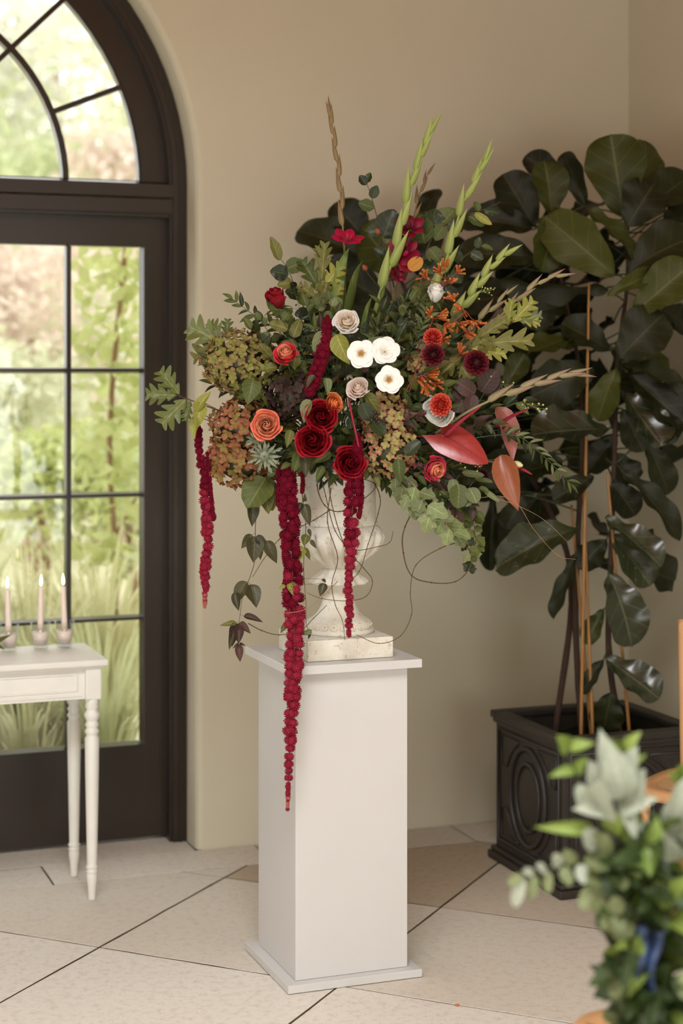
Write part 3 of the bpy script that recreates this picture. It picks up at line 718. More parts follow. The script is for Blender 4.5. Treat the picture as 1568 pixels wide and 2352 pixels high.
def open_rose(label, px, py, dpx, axis, var=0, d=None, roll=0.0, stam=True):
    d = d if d is not None else dome(px, py) - 0.03
    p = P(px, py, d); R = dpx / 2 * d / F; ax = Vector(axis).normalized(); base = p - ax * R * 0.25
    t = thing('open_rose', base, label, 'rose', 'open white roses in the urn arrangement'); M = zframe(base, ax, R, roll)
    for me, f in OROSE[var]: obj('petal', me, RM['white'][0 if f < 0.4 else 1], t, M)
    if stam: obj('stamens', STAM, M_STAM, t, M, 'stuff', 'cluster of amber stamens')
    stem_to_urn(t, base, ax); return t

# ---- dahlias
def dahlia_mesh(n=70, seed=1):
    mb = MB(); rr = random.Random(seed)
    for i in range(n):
        f = (i + .5) / n; th = f ** 0.62 * radians(122); a = i * 2.39996
        dirv = Vector((sin(th) * cos(a), sin(th) * sin(a), cos(th))); L = 0.34 + 0.36 * f ** .5; w = 0.13 + 0.15 * f ** .6
        M = frame(dirv * (0.95 - L * 0.8) + Vector((0, 0, 0.0)), dirv, Vector((0, 0, 1)) if th > .15 else Vector((cos(a), sin(a), 0)), 1.0, 1.0)
        vs = []; uv = []
        for j in range(4):
            b = j / 3
            for k in range(3):
                s = k - 1; ww = w * (0.5, 0.95, 1.0, 0.35)[j]
                vs.append(M @ Vector((s * ww, b * L, 0.5 * abs(s) * ww * (1.0 - .3 * b)))); uv.append((k / 2, b))
        mb.add(vs, [(j * 3 + k, j * 3 + k + 1, j * 3 + k + 4, j * 3 + k + 3) for j in range(3) for k in range(2)], uv)
    mb.ball((0, 0, 0), 0.55, 10, 8); return mb.mesh('petals')
DAHLIA = dahlia_mesh()
DM = {'burg': m_petal('dahlia_burgundy', (20, 0, 3), (66, 1, 10), (116, 6, 28), 0.6), 'coral': m_petal('dahlia_coral', (90, 8, 6), (176, 36, 26), (216, 92, 66), 0.55), 'plum': m_petal('dahlia_plum', (30, 4, 10), (62, 10, 24), (80, 18, 34), 0.6)}
def dahlia(label, px, py, dpx, col, axis, d=None, sq=1.0):
    d = d if d is not None else dome(px, py) - 0.04
    p = P(px, py, d); R = dpx / 2 * d / F; ax = Vector(axis).normalized()
    t = thing('dahlia', p - ax * R * .7, label, 'dahlia', 'dahlias in the urn arrangement'); M = zframe(p, ax, R) @ Matrix.Diagonal((sq, 1, 1, 1))
    obj('petals', DAHLIA, DM[col], t, M, 'stuff')
    mb = MB(); mb.lathe([(0.02, -0.78), (0.22, -0.72), (0.34, -0.5), (0.2, -0.3)], 10); obj('calyx', mb.mesh('calyx'), M_STEMD, t, M)
    stem_to_urn(t, p - ax * R * 0.75, ax, M_TWIG, 0.0018, 0.08); return t

# ---- hydrangeas
def floret_mesh(seed):
    rr = random.Random(seed); mb = MB()
    for k in range(4):
        a0 = k * pi / 2 + rr.uniform(-.12, .12); sz = rr.uniform(.85, 1.1); up = rr.uniform(-0.15, 0.75)
        def fn(a, b):
            s = a * 2 - 1; w = 0.50 * sz * sin(pi * min(1, 0.06 + b * 0.80)) ** .8; y = b * sz
            x = s * w; z = up * b * b + 0.30 * s * s * b * (1 if k % 2 else -.6) - 0.05 * cos(s * 5 + seed)
            return (x * cos(a0) - y * sin(a0), x * sin(a0) + y * cos(a0), z)
        mb.grid(fn, 3, 3)
    mb.ball((0, 0, 0.06), 0.10, 6, 4); return mb.mesh('floret')
FLORET = [floret_mesh(i) for i in range(4)]
def m_hyd(name, c_in, c_out, c_alt, mixp):
    m = N(name); c_in, c_out, c_alt = lin(c_in), lin(c_out), lin(c_alt)
    sp = m.node('ShaderNodeSeparateXYZ'); m.link(m.node('ShaderNodeTexCoord').outputs['UV'], sp.inputs[0]); oi = m.node('ShaderNodeObjectInfo')
    a = m.math('ABSOLUTE', m.math('MULTIPLY_ADD', sp.outputs[0], 2.0, -1.0))
    edge = m.math('MAXIMUM', m.math('POWER', sp.outputs[1], 3.0), m.math('MULTIPLY', m.math('POWER', a, 4.0), 0.8))
    f = m.math('MULTIPLY', edge, m.math('MULTIPLY_ADD', oi.outputs['Random'], 0.8, mixp), None)
    cin = m.mix(m.math('MULTIPLY', oi.outputs['Random'], 0.6), c_in, c_alt)
    col = m.mix(m.math('MINIMUM', f, 1.0), cin, c_out)
    m.set(**{'Base Color': col, 'Roughness': 0.65, 'Specular IOR Level': 0.25})
    tr = m.node('ShaderNodeBsdfTranslucent'); m.link(col, tr.inputs['Color']); mx = m.node('ShaderNodeMixShader'); mx.inputs[0].default_value = 0.15
    m.link(m.b.outputs[0], mx.inputs[1]); m.link(tr.outputs[0], mx.inputs[2]); m.link(mx.outputs[0], m.out.inputs['Surface']); return m.m
HM = {'green': m_hyd('hydrangea_green', (132, 142, 68), (160, 92, 80), (108, 120, 54), 0.40), 'rust': m_hyd('hydrangea_rust', (132, 124, 64), (156, 74, 60), (150, 88, 66), 0.55),
      'rose': m_hyd('hydrangea_rose', (152, 158, 88), (176, 80, 84), (170, 150, 106), 0.65), 'plum': m_hyd('hydrangea_plum', (58, 42, 38), (84, 56, 54), (72, 62, 44), 0.3)}
def hydrangea(label, lobes, col, n, fs, name='hydrangea'):
    """lobes: list of (px, py, depth, rx_px, ry_px) ellipsoids covered with florets"""
    rr = random.Random(len(label) * 7 + n); c = P(*lobes[0][:3]); t = thing(name, c, label, 'hydrangea', 'hydrangea heads in the urn arrangement')
    es = [(P(x, y, d), rx * d / F, ry * d / F) for x, y, d, rx, ry in lobes]
    for (c, rx, ry) in es:
        mb = MB(); mb.ball(c, 1.0, 12, 8, (rx * .72, rx * .66, ry * .72)); obj('floret_core', mb.mesh('floret_core'), M_STEMD, t)
    for (c, rx, ry) in es:
        for i in range(n):
            zz = 1 - 2 * (i + .5) / n; q = i * 2.39996 + rr.uniform(-.2, .2); r_ = sqrt(1 - zz * zz)
            nv = Vector((r_ * cos(q), -zz, r_ * sin(q)))             # axis towards -Y
            if nv.y > 0.45: continue
            k = rr.uniform(.88, 1.06); p = c + Vector((nv.x * rx, nv.y * rx * .8, nv.z * ry)) * k
            if any(((p.x - c2.x) / r2) ** 2 + ((p.y - c2.y) / r2) ** 2 + ((p.z - c2.z) / s2) ** 2 < 0.55 for c2, r2, s2 in es if c2 is not c): continue
            ax = Vector((nv.x / rx, nv.y / rx, nv.z / ry)).normalized() + Vector((rr.uniform(-.45, .45), rr.uniform(-.3, .3), rr.uniform(-.45, .45)))
            obj('floret', FLORET[i % 4], HM[col], t, zframe(p, ax, fs * rr.uniform(.8, 1.15), rr.uniform(0, 6)))
    c = es[0][0]; tube_obj('stem', spline([c, c.lerp(C0, .5), C0 - Z * 0.05], 5), 0.003, M_STEMD, t, 5)
    return t

# ---- hanging amaranthus
def cluster_mesh(seed):
    rr = random.Random(seed); mb = MB(); mb.ball((0, 0, 0), 0.80, 8, 6)
    n = 64
    for i in range(n):
        zz = 1 - 2 * (i + .5) / n; q = i * 2.39996; r_ = sqrt(1 - zz * zz); d = Vector((r_ * cos(q), r_ * sin(q), zz)) * rr.uniform(.78, 1.0)
        s = rr.uniform(.12, .2); ax = d.normalized(); o = ax.orthogonal().normalized(); o2 = ax.cross(o)
        vs = [d + ax * s * 1.25] + [d + (o * cos(w) + o2 * sin(w)) * s for w in (0, 2.1, 4.2)] + [d - ax * s]
        mb.add(vs, [(0, 1, 2), (0, 2, 3), (0, 3, 1), (4, 2, 1), (4, 3, 2), (4, 1, 3)], smooth=False)
    return mb.mesh('flower_cluster')
CLUST = [cluster_mesh(i) for i in range(3)]
def m_fuzz(name, c1, c2):
    m = N(name); oi = m.node('ShaderNodeObjectInfo'); n = m.noise(6, 3, .7)
    col = m.mix(n, lin(c1), lin(c2)); col = m.mix(m.math('MULTIPLY', oi.outputs['Random'], .4), col, lin(c1))
    return m.set(**{'Base Color': col, 'Roughness': 0.9, 'Specular IOR Level': 0.15})
AM = [m_fuzz('amaranth_crimson', (84, 3, 23), (128, 13, 41)), m_fuzz('amaranth_rose', (126, 18, 44), (158, 46, 64)), m_fuzz('amaranth_dusty', (168, 84, 84), (176, 128, 100))]
def amaranth(label, pts, prof, seed, step=0.9, tip=(0.8, 1.01), strands=1, gaps=()):
    """pts world path top to bottom; prof(f) = half width of the tassel, clusters fill it"""
    rr = random.Random(seed); path = spline(pts, 10); t = thing('amaranthus_tassel', path[0], label, 'amaranthus', 'hanging amaranthus in the urn arrangement')
    Lt = sum((path[i + 1] - path[i]).length for i in range(len(path) - 1))
    tube_obj('stem', path, 0.0014, M_STEMR, t, 5)
    s = 0.0
    while s < Lt:
        f = s / Lt; w = prof(f); p, T = along(path, f)
        big = min(w * 0.72, 0.0135)
        if any(a < f < b for a, b in gaps): s += 0.006; continue
        k = 1 if w < 0.011 else (3 if w < 0.022 else 4)
        for j in range(k):
            q = rr.uniform(0, 2 * pi) if k > 1 else rr.uniform(0, 6.3); off = (w - big * .75) * (0.8 if k > 1 else 0.15)
            pp = p + Vector((cos(q + j * 2 * pi / k), sin(q + j * 2 * pi / k) * .8, rr.uniform(-.3, .3))) * max(0, off)
            sz = big * rr.uniform(.8, 1.15); m = AM[0] if f < tip[0] * rr.uniform(.7, 1.1) else (AM[1] if f < tip[1] * rr.uniform(.93, 1.03) else AM[2])
            obj('flower_cluster', CLUST[rr.randrange(3)], m, t, Matrix.Translation(pp) @ Matrix.Rotation(rr.uniform(0, 6), 4, 'Z') @ Matrix.Rotation(rr.uniform(0, 3), 4, 'X') @ Matrix.Diagonal((sz, sz, sz * rr.uniform(1, 1.3), 1)))
        s += big * step * (1.6 if k > 1 else 0.85)
    return t

# ---- gladiolus spikes
def m_bract(name, c1, c2):
    m = N(name); sp = m.node('ShaderNodeSeparateXYZ'); m.link(m.node('ShaderNodeTexCoord').outputs['UV'], sp.inputs[0]); oi = m.node('ShaderNodeObjectInfo')
    s = m.math('MULTIPLY', m.math('SINE', m.math('MULTIPLY', sp.outputs[0], 60.0)), 0.12)
    col = m.mix(m.math('ADD', m.math('ADD', sp.outputs[1], s), m.math('MULTIPLY', oi.outputs['Random'], .25)), lin(c1), lin(c2))
    return m.set(**{'Base Color': col, 'Roughness': 0.5, 'Specular IOR Level': 0.35})
BM = {'brown': m_bract('bract_brown', (128, 110, 66), (110, 84, 58)), 'green': m_bract('bract_green', (124, 136, 64), (148, 156, 88)), 'mauve': m_bract('bract_mauve', (138, 132, 92), (128, 102, 84))}
def gladiolus(label, px, bracts, L, w, mat, stem_r=0.0045, top=0.0, ang=9, name='gladiolus_spike', from_=0.0):
    """px: list of (x, y, depth) from the bottom up"""
    path = spline([P(*q) for q in px], 8); t = thing(name, path[0], label, 'gladiolus', 'gladiolus spikes in the urn arrangement'); k = len(path)
    tube_obj('stem', path, [stem_r * (1 - 0.75 * i / (k - 1)) for i in range(k)], BM[mat], t, 7)
    for i in range(bracts):
        f = from_ + (1 - from_) * (i / (bracts - 1)) * 0.93; p, T = along(path, f); view = (CAMP - p).normalized(); S = T.cross(view).normalized() * (1 if i % 2 else -1)
        a = radians(ang * RND.uniform(.7, 1.3)); g = (f - from_) / (1 - from_); Li = L * (1.05 - 0.35 * g) * RND.uniform(.9, 1.1)
        d = T * cos(a) + S * sin(a); O = (S * 0.7 + view * 0.7)
        ww = w * (1 - .2 * g); obj('bract', BRACT, BM[mat], t, frame(p + S * stem_r * .3 * (1 - g), d, O, Li, ww) @ Matrix.Diagonal((1, 1, ww, 1)))
    return t
def funnel_set(seed):
    rr = random.Random(seed); out = []
    for k in range(6):
        out.append(rose_petal(k * pi / 3 + rr.uniform(-.1, .1), 0.62, 0.05, 0.25, rr.uniform(.8, 1.0), 0.0, 0.85, 0.22, seed * 9 + k, point=0.9))
    return out
FUN = [funnel_set(1), funnel_set(2)]
M_GLAD = m_petal('gladiolus_ruby', (120, 0, 40), (150, 6, 44), (172, 14, 58), 0.5); M_GLADD = m_petal('gladiolus_wine', (60, 0, 16), (102, 4, 30), (128, 8, 40), 0.5)
def funnel(t, px, py, d, dpx, axis, mat, i=0, name='bloom'):
    p = P(px, py, d); R = dpx / 2 * d / F; ax = Vector(axis).normalized(); M = zframe(p - ax * R * .5, ax, R, RND.uniform(0, 3))
    b = thing(name, p, None, None); b.parent = t; b.matrix_basis = INV[t.name] @ Matrix.Translation(p)
    for me in FUN[i % 2]: obj('petal', me, mat, b, M)

# ================================================================== the flowers in the urn
mb = MB(); c_ = P(783, 1062, 5.04)
for i in range(60):
    zz = (i + .5) / 60; q = i * 2.4; r_ = sqrt(1 - zz * zz); mb.ball(UX + Vector((0.085 * r_ * cos(q), 0.085 * r_ * sin(q), 1.43 + 0.11 * zz)), 0.022, 6, 5)
mb.ball(UX + Vector((0, 0, 1.42)), 0.095, 14, 8)
tag(obj('moss_mound', mb.mesh('moss_mound'), G['dark']), 'dark green moss mound packed in the mouth of the urn', 'moss', None, 'stuff')

# ---- leafy filling
rf = random.Random(21)
MARKS = [('the coral red rose', 656, 814), ('the peach rose', 611, 976), ('the upper red rose', 737, 955), ('the middle red rose', 717, 1012), ('the lowest red rose', 804, 1062), ('the wine rose', 636, 691), ('the pink and orange rose', 997, 1075), ('the cream rose', 795, 738), ('the small white rose', 999, 678), ('the blush rose', 822, 893), ('the coral dahlia', 1012, 930), ('the open white roses', 862, 830), ('the left burgundy dahlia', 995, 815), ('the right burgundy dahlia', 1094, 833), ('the red anthurium', 1065, 1020), ('the pink anthurium', 1165, 990), ('the orange anthurium', 1160, 1110), ('the green hydrangea', 550, 832), ('the rust hydrangea', 545, 1030), ('the plum hydrangea', 672, 905), ('the pink-edged hydrangea', 890, 1000), ('the ruby gladiolus bloom', 797, 549), ('the wine gladiolus blooms', 935, 570), ('the amaranthus plume', 735, 810), ('the thistle', 606, 1045), ('the smoke bush', 1090, 905), ('the eucalyptus twig', 1075, 1140), ('the kangaroo paw', 1050, 730), ('the short green gladiolus', 1120, 640), ('the mauve gladiolus', 1180, 700)]
def where(x, y):
    n, mx, my = min(MARKS, key=lambda m: (m[1] - x) ** 2 + (m[2] - y) ** 2)
    dx, dy = x - mx, y - my; side = ('right of' if dx > 0 else 'left of') if abs(dx) > abs(dy) else ('below' if dy > 0 else 'above')
    return side + ' ' + n
KNAME = {'ovate': 'oval-leaved', 'serrate': 'tooth-leaved', 'lance': 'narrow-leaved', 'beech': 'beech-leaved', 'round': 'round-leaved'}
kinds = [('ovate', 0.062, 0.52, ['mid', 'dark']), ('serrate', 0.070, 0.62, ['mid', 'olive']), ('lance', 0.060, 0.30, ['dark', 'mid', 'dark']), ('beech', 0.048, 0.68, ['mid', 'dark']), ('round', 0.036, 0.9, ['sage', 'mid']), ('ovate', 0.06, 0.5, ['purple', 'clem'])]
cnt = 0
while cnt < 105:
    x, y = rf.uniform(455, 1240), rf.uniform(640, 1150)
    r = ((x - 835) / 380) ** 2 + ((y - 895) / 235) ** 2
    if r > 1 or r < 0.02: continue
    if y > 1095 and 650 < x < 880: continue
    d = dome(x, y, rf.uniform(0.25, 0.86)); tip = P(x, y, d); k = kinds[rf.choices(range(6), (5, 3, 5, 3, 2, 2))[0]]
    base = C0 + Vector((rf.uniform(-.06, .06), rf.uniform(-.05, .05), -0.02)); mid = base.lerp(tip, 0.55) + Vector((0, -0.03, 0.03))
    spray('leafy_sprig', '%s%s sprig tucked in %s' % ('bronze ' if k[3][0] == 'purple' else 'green ', KNAME[k[0]], where(x, y)), 'foliage', 'filler sprigs in the urn arrangement', [base, mid, tip], k[0], 9 if k[0] != 'lance' else 12, k[1], k[2], [G[q] for q in k[3]], start=0.35, ang=50, droop=0.1, spread=0.9, rnd=rf)
    cnt += 1

# ---- hydrangeas
hydrangea('green mophead hydrangea at the upper left of the arrangement', [(550, 832, 4.93, 80, 74)], 'green', 210, 0.0150)
hydrangea('rust and green hydrangea at the lower left beside the peach rose', [(552, 985, 4.92, 70, 66), (548, 1058, 4.94, 66, 60), (600, 1062, 4.97, 44, 44)], 'rust', 115, 0.0165)
hydrangea('dark plum hydrangea behind the red roses', [(672, 905, 4.90, 56, 60)], 'plum', 120, 0.0150)
hydrangea('pink-edged green hydrangea right of the lowest red rose', [(885, 962, 4.84, 56, 60), (894, 1030, 4.84, 62, 60)], 'rose', 115, 0.0140)
hydrangea('small pinkish hydrangea behind the three white open roses', [(965, 845, 4.95, 44, 36)], 'rose', 70, 0.0140)

# ---- roses
rose('coral red rose above the peach rose on the left', 656, 814, 60, 'coral', (-0.15, -0.75, 0.62), 1, roll=.4)
rose('peach orange rose on the rust hydrangea', 611, 976, 66, 'peach', (0.0, -1, 0.12), 0)
rose('upper of the three red roses at the centre', 737, 955, 74, 'red', (0.05, -1, 0.15), 0, roll=.9)
rose('middle of the three red roses, overlapping the upper one', 717, 1012, 76, 'red', (-0.12, -1, 0.08), 0, d=dome(717, 1012) - .05, roll=2)
rose('lowest of the three red roses, above the urn', 804, 1062, 72, 'red', (0.1, -1, 0.05), 0, d=dome(804, 1062) - .03, roll=.2)
rose('dark wine rose at the upper left, seen from the side', 636, 691, 68, 'wine', (-0.2, -0.35, 0.9), 2)
rose('orange rose half hidden behind the upper red rose', 765, 926, 50, 'orange', (0.6, -0.7, 0.2), 1, d=dome(765, 926) + .005)
rose('pink and orange rose tilted right on the lower right', 997, 1075, 62, 'pink', (0.55, -0.75, -0.25), 1)
rose('cream rose standing highest among the pale roses', 795, 738, 56, 'cream', (-0.05, -0.9, 0.35), 0, roll=1.2)
rose('small white rose among the orange kangaroo paw', 999, 678, 58, 'white', (0.1, -0.45, 0.85), 2)
rose('blush rose tucked above the pink-edged hydrangea', 822, 893, 56, 'blush', (-0.2, -0.8, 0.5), 1, d=dome(822, 893) + .01)
rose('white rose behind the coral dahlia', 1008, 942, 80, 'white', (-0.45, -0.6, -0.35), 1, d=dome(1008, 938) + .02)
open_rose('left of the three open white roses', 829, 812, 62, (-0.1, -1, 0.1), 0)
open_rose('upper right of the three open white roses', 884, 806, 62, (0.15, -0.9, 0.25), 1, stam=False)
open_rose('lowest of the three open white roses, amber centred', 893, 872, 60, (0.05, -1, 0.0), 0, roll=.8)

# ---- dahlias
dahlia('left of the two burgundy pompon dahlias', 995, 815, 50, 'burg', (-0.1, -1, 0.1))
dahlia('right of the two burgundy pompon dahlias', 1094, 833, 56, 'burg', (0.25, -1, 0.05))
dahlia('coral pompon dahlia before the white rose', 1012, 930, 52, 'coral', (0.0, -1, -0.1), d=dome(1012, 930) - .05, sq=0.92)
dahlia('coral dahlia peeping behind the left burgundy dahlia', 994, 775, 42, 'coral', (-0.1, -1, 0.3), d=dome(995, 775) - 0.005)
dahlia('small plum dahlia bud above the eucalyptus leaves', 1107, 1092, 30, 'plum', (0.2, -1, 0.1))

# ---- anthuriums
M_SPA = [m_leaf('anthurium_red', (148, 44, 40), (158, 52, 48), (98, 24, 28), rough=0.3, trans=0.08, nv=6, spec=0.7, vstr=.45), m_leaf('anthurium_pink', (172, 100, 90), (180, 108, 98), (116, 50, 48), rough=0.28, trans=0.08, nv=7, spec=0.8, vstr=.5), m_leaf('anthurium_orange', (146, 80, 48), (154, 86, 54), (108, 52, 34), rough=0.36, trans=0.1, nv=6, spec=0.6, vstr=.45)]
M_SPX = m_plain('spadix_crimson', (150, 38, 58), 0.6, 0.25, 60, 0.3, 0.6, 500)
def anthurium(label, base, tip, wpx, nh, s0, s1, mat, d=4.84):
    b, t_ = P(*base), P(*tip); L = (t_ - b).length
    t = thing('anthurium', b, label, 'anthurium', 'anthuriums in the urn arrangement')
    obj('spathe', LEAF['ovate'][1] if mat else LEAF['heart'][0], M_SPA[mat], t, frame(b, t_ - b, nh, L, wpx * d / F / L))
    a, e = P(*s0), P(*s1); tube_obj('spadix', spline([a, a.lerp(e, .5) + Z * .004, e], 5), [.0058, .0064, .006, .0056, .0052, .0048, .0044, .004, .0034, .0026, .001], M_SPX, t, 10)
    tube_obj('stem', spline([a, b.lerp(C0, .5) + Z * .03, C0 - Z * .05], 6), .003, M_STEMR, t)
    return t
anthurium('glossy red anthurium with a long crimson spadix', (1012, 995, 4.83), (1122, 1056, 4.78), 92, (-0.1, -1, 0.75), (1022, 1000, 4.82), (1104, 934, 4.74), 0)
anthurium('pale pink anthurium furthest right in the arrangement', (1140, 935, 4.96), (1194, 1050, 4.90), 62, (0.5, -0.8, 0.6), (1140, 978, 4.93), (1215, 938, 4.86), 1)
anthurium('orange anthurium hanging down on the right', (1150, 1045, 4.90), (1184, 1166, 4.84), 62, (-0.3, -1, 0.35), (1168, 1068, 4.9), (1222, 1090, 4.88), 2)

# ---- gladioli
g1 = gladiolus('brown gladiolus spike, tallest and leftmost, with one ruby bloom', [(783, 900, 5.08), (792, 640, 5.05), (787, 520, 5.04), (778, 400, 5.03), (764, 300, 5.02), (755, 250, 5.02)], 10, 0.078, 0.319, 'brown', 0.0045, from_=.40, ang=5)
funnel(g1, 797, 549, 4.99, 60, (0.15, -0.55, 0.8), M_GLAD, 0)
gladiolus('tallest green gladiolus spike, right of centre', [(820, 860, 5.06), (872, 680, 5.03), (912, 560, 5.02), (938, 440, 5.01), (965, 360, 5.0), (990, 295, 5.0)], 10, 0.125, 0.359, 'green', 0.008, from_=.22, ang=5)
gladiolus('green gladiolus spike leaning right behind the white rose', [(960, 760, 5.06), (1010, 640, 5.05), (1036, 560, 5.04), (1062, 470, 5.03), (1095, 405, 5.03), (1117, 360, 5.02)], 9, 0.105, 0.386, 'green', 0.006, from_=.12, ang=7)
gladiolus('short green gladiolus spike above the burgundy dahlias', [(990, 790, 5.0), (1050, 720, 4.97), (1090, 665, 4.95), (1125, 615, 4.94), (1165, 580, 4.93)], 8, 0.082, 0.479, 'green', 0.007, from_=.2, ang=10)
gladiolus('mauve brown gladiolus spike arching right over the fig leaves', [(1060, 800, 4.98), (1125, 750, 4.94), (1185, 690, 4.92), (1240, 648, 4.91), (1285, 632, 4.9)], 8, 0.080, 0.359, 'mauve', 0.0045, from_=.15, ang=8)
gladiolus('small grey-green gladiolus tip between the two right spikes', [(1040, 810, 4.98), (1090, 745, 4.95), (1130, 708, 4.94), (1165, 672, 4.93)], 4, 0.072, 0.372, 'mauve', 0.004, from_=.4, ang=8)
gladiolus('long mauve gladiolus spike pointing right above the anthuriums', [(1000, 995, 4.88), (1075, 945, 4.83), (1160, 905, 4.8), (1230, 880, 4.79), (1290, 862, 4.78), (1322, 858, 4.78)], 8, 0.090, 0.333, 'mauve', 0.0045, from_=.3, ang=8)
g8 = gladiolus('dark gladiolus spike with wine red blooms behind the green one', [(880, 760, 5.12), (915, 640, 5.1), (940, 540, 5.1), (962, 450, 5.1), (984, 395, 5.1)], 6, 0.06, 0.346, 'brown', 0.004, from_=.5)
funnel(g8, 941, 524, 5.06, 56, (0.1, -0.8, 0.55), M_GLADD, 1); funnel(g8, 928, 578, 5.05, 62, (-0.2, -0.9, 0.3), M_GLADD, 0); funnel(g8, 935, 600, 5.06, 44, (0.3, -0.9, -0.1), M_GLAD, 1); funnel(g8, 912, 632, 5.06, 34, (0.4, -0.7, 0.3), M_GLADD, 0)
for lab, a, b, c, w in (('broad gladiolus leaf blade behind the cream rose', (786, 760, 5.0), (792, 660, 5.0), (797, 568, 5.02), .075), ('narrow gladiolus leaf blade beside the cream rose', (800, 760, 5.02), (815, 670, 5.02), (829, 597, 5.04), .03), ('slim gladiolus leaf blade leaning beside the tallest green spike', (838, 770, 5.0), (848, 720, 5.0), (852, 682, 5.0), .06)):
    p, q = P(*a), P(*c); t = thing('gladiolus_leaf', p, lab, 'leaf', 'gladiolus leaf blades'); put_leaf(t, 'strap', p, q - p, (q - p).length, w * 2.2, G['blade'], Vector((-0.5, -1, 0.2)))

# ---- trailing amaranthus
def pr(*k):
    def f(x):
        for (a, va), (b, vb) in zip(k, k[1:]):
            if x <= b: return (va + (vb - va) * (x - a) / (b - a)) * 0.00122
        return k[-1][1] * 0.00122
    return f
amaranth('longest crimson amaranthus tassel hanging over the pedestal', [P(662, 1075, 4.86), P(664, 1200, 4.83), P(672, 1330, 4.80), P(676, 1480, 4.77), P(668, 1650, 4.76), P(660, 1860, 4.76)], pr((0, 20), (.12, 24), (.2, 27), (.3, 24), (.42, 26), (.5, 27), (.56, 22), (.63, 23), (.68, 22), (.74, 20), (.85, 14), (1, 6)), 3, gaps=((.315, .325), (.565, .575)), tip=(.5, 1.03))
amaranth('short dark amaranthus tassel left of the longest one', [P(640, 1080, 4.88), P(638, 1160, 4.86)], pr((0, 9), (1, 8)), 4, tip=(2, 2))
amaranth('short stub of amaranthus above the urn neck', [P(696, 1085, 4.86), P(694, 1132, 4.85)], pr((0, 9), (1, 7)), 5, tip=(2, 2))
amaranth('crimson amaranthus tassel hanging in front of the urn', [P(822, 1000, 4.80), P(820, 1040, 4.78), P(812, 1110, 4.79), P(806, 1240, 4.8), P(801, 1350, 4.8), P(801, 1460, 4.8)], pr((0, 8), (.2, 12), (.3, 20), (.52, 22), (.62, 18), (.72, 11), (.9, 11), (1, 8)), 6, tip=(.62, 2))
amaranth('thin side strand of the urn amaranthus tassel', [P(828, 1085, 4.81), P(830, 1140, 4.8), P(824, 1190, 4.8)], pr((0, 8), (1, 8)), 7, tip=(2, 2))
amaranth('pink-tipped amaranthus tassel hanging furthest left', [P(452, 945, 4.94), P(457, 1010, 4.92), P(470, 1120, 4.92), P(476, 1220, 4.92), P(471, 1320, 4.92), P(470, 1395, 4.92)], pr((0, 6), (.2, 12), (.45, 13), (.6, 14), (.75, 13), (.9, 9), (1, 6)), 8, tip=(.45, .96))
amaranth('side strand of the leftmost amaranthus tassel', [P(476, 1040, 4.92), P(482, 1110, 4.92), P(490, 1195, 4.92)], pr((0, 6), (1, 9)), 9, tip=(2, 2))
amaranth('amaranthus plume falling beside the cream rose', [P(752, 728, 4.84), P(744, 800, 4.79), P(722, 862, 4.77), P(712, 905, 4.77)], pr((0, 8), (.25, 18), (.6, 19), (1, 12)), 10, tip=(2, 2))
t = thing('bare_amaranthus_stem', P(806, 910, 4.78), 'bare pink amaranthus stem below the blush rose', 'amaranthus')
tube_obj('stem', spline([P(800, 905, 4.79), P(806, 945, 4.77), P(818, 1000, 4.77), P(826, 1040, 4.78)], 6), 0.0032, M_SPX, t)

# ---- kangaroo paw
M_KP = m_petal('kangaroo_paw_orange', (136, 48, 22), (172, 86, 34), (194, 138, 68), 0.6); M_KPS = m_plain('kangaroo_paw_stem', (128, 56, 32), 0.7, .2)
mb = MB(); mb.lathe([(0.04, 0), (0.13, 0.15), (0.16, 0.4), (0.12, 0.75), (0.16, 1.0), (0.02, 1.02)], 7); m_ = mb; BUDT = mb.mesh('bud'); 
def kpaw(label, path, heads):
    pts = spline([P(*q) for q in path], 6); t = thing('kangaroo_paw', pts[0], label, 'kangaroo paw', 'orange kangaroo paw stems'); tube_obj('stem', pts, 0.0015, M_KPS, t, 5)
    rr = random.Random(len(label))
    for (x, y, d) in heads:
        h = P(x, y, d); n = rr.randint(6, 8); e, _ = along(pts, 0.75); e = min(pts[len(pts) // 2:], key=lambda q: (q - h).length)
        tube_obj('branchlet', spline([e, e.lerp(h, .5) + Vector((0, 0, -.004)), h], 4), 0.0012, M_KPS, t, 5)
        dirn = (h - e).normalized() if (h - e).length > .004 else Vector((0.3, 0, 1))
        for i in range(n):
            dd = dirn * 0.8 + Vector((rr.uniform(-1, 1), rr.uniform(-.7, .4), rr.uniform(-.6, 1)))
            obj('bud', BUDT, M_KP, t, zframe(h + Vector((rr.uniform(-.006, .006), 0, rr.uniform(-.006, .006))), dd, rr.uniform(.018, .028)))
    return t
kpaw('orange kangaroo paw rising above the small white rose', [(960, 800, 4.9), (1000, 700, 4.92), (1022, 640, 4.92)], [(975, 636, 4.92), (1022, 612, 4.92), (1030, 650, 4.91), (1050, 626, 4.92), (1032, 680, 4.9), (1012, 628, 4.92)])
kpaw('orange kangaroo paw right of the small white rose', [(950, 850, 4.86), (1020, 760, 4.86), (1070, 715, 4.86)], [(1078, 740, 4.85), (1062, 712, 4.86), (1070, 765, 4.86), (1042, 690, 4.87), (1092, 738, 4.85), (1055, 745, 4.86)])
kpaw('orange kangaroo paw beside the left burgundy dahlia', [(940, 900, 4.82), (970, 800, 4.82), (995, 730, 4.83)], [(985, 722, 4.83), (1006, 728, 4.83), (1020, 748, 4.83), (1014, 780, 4.82)])
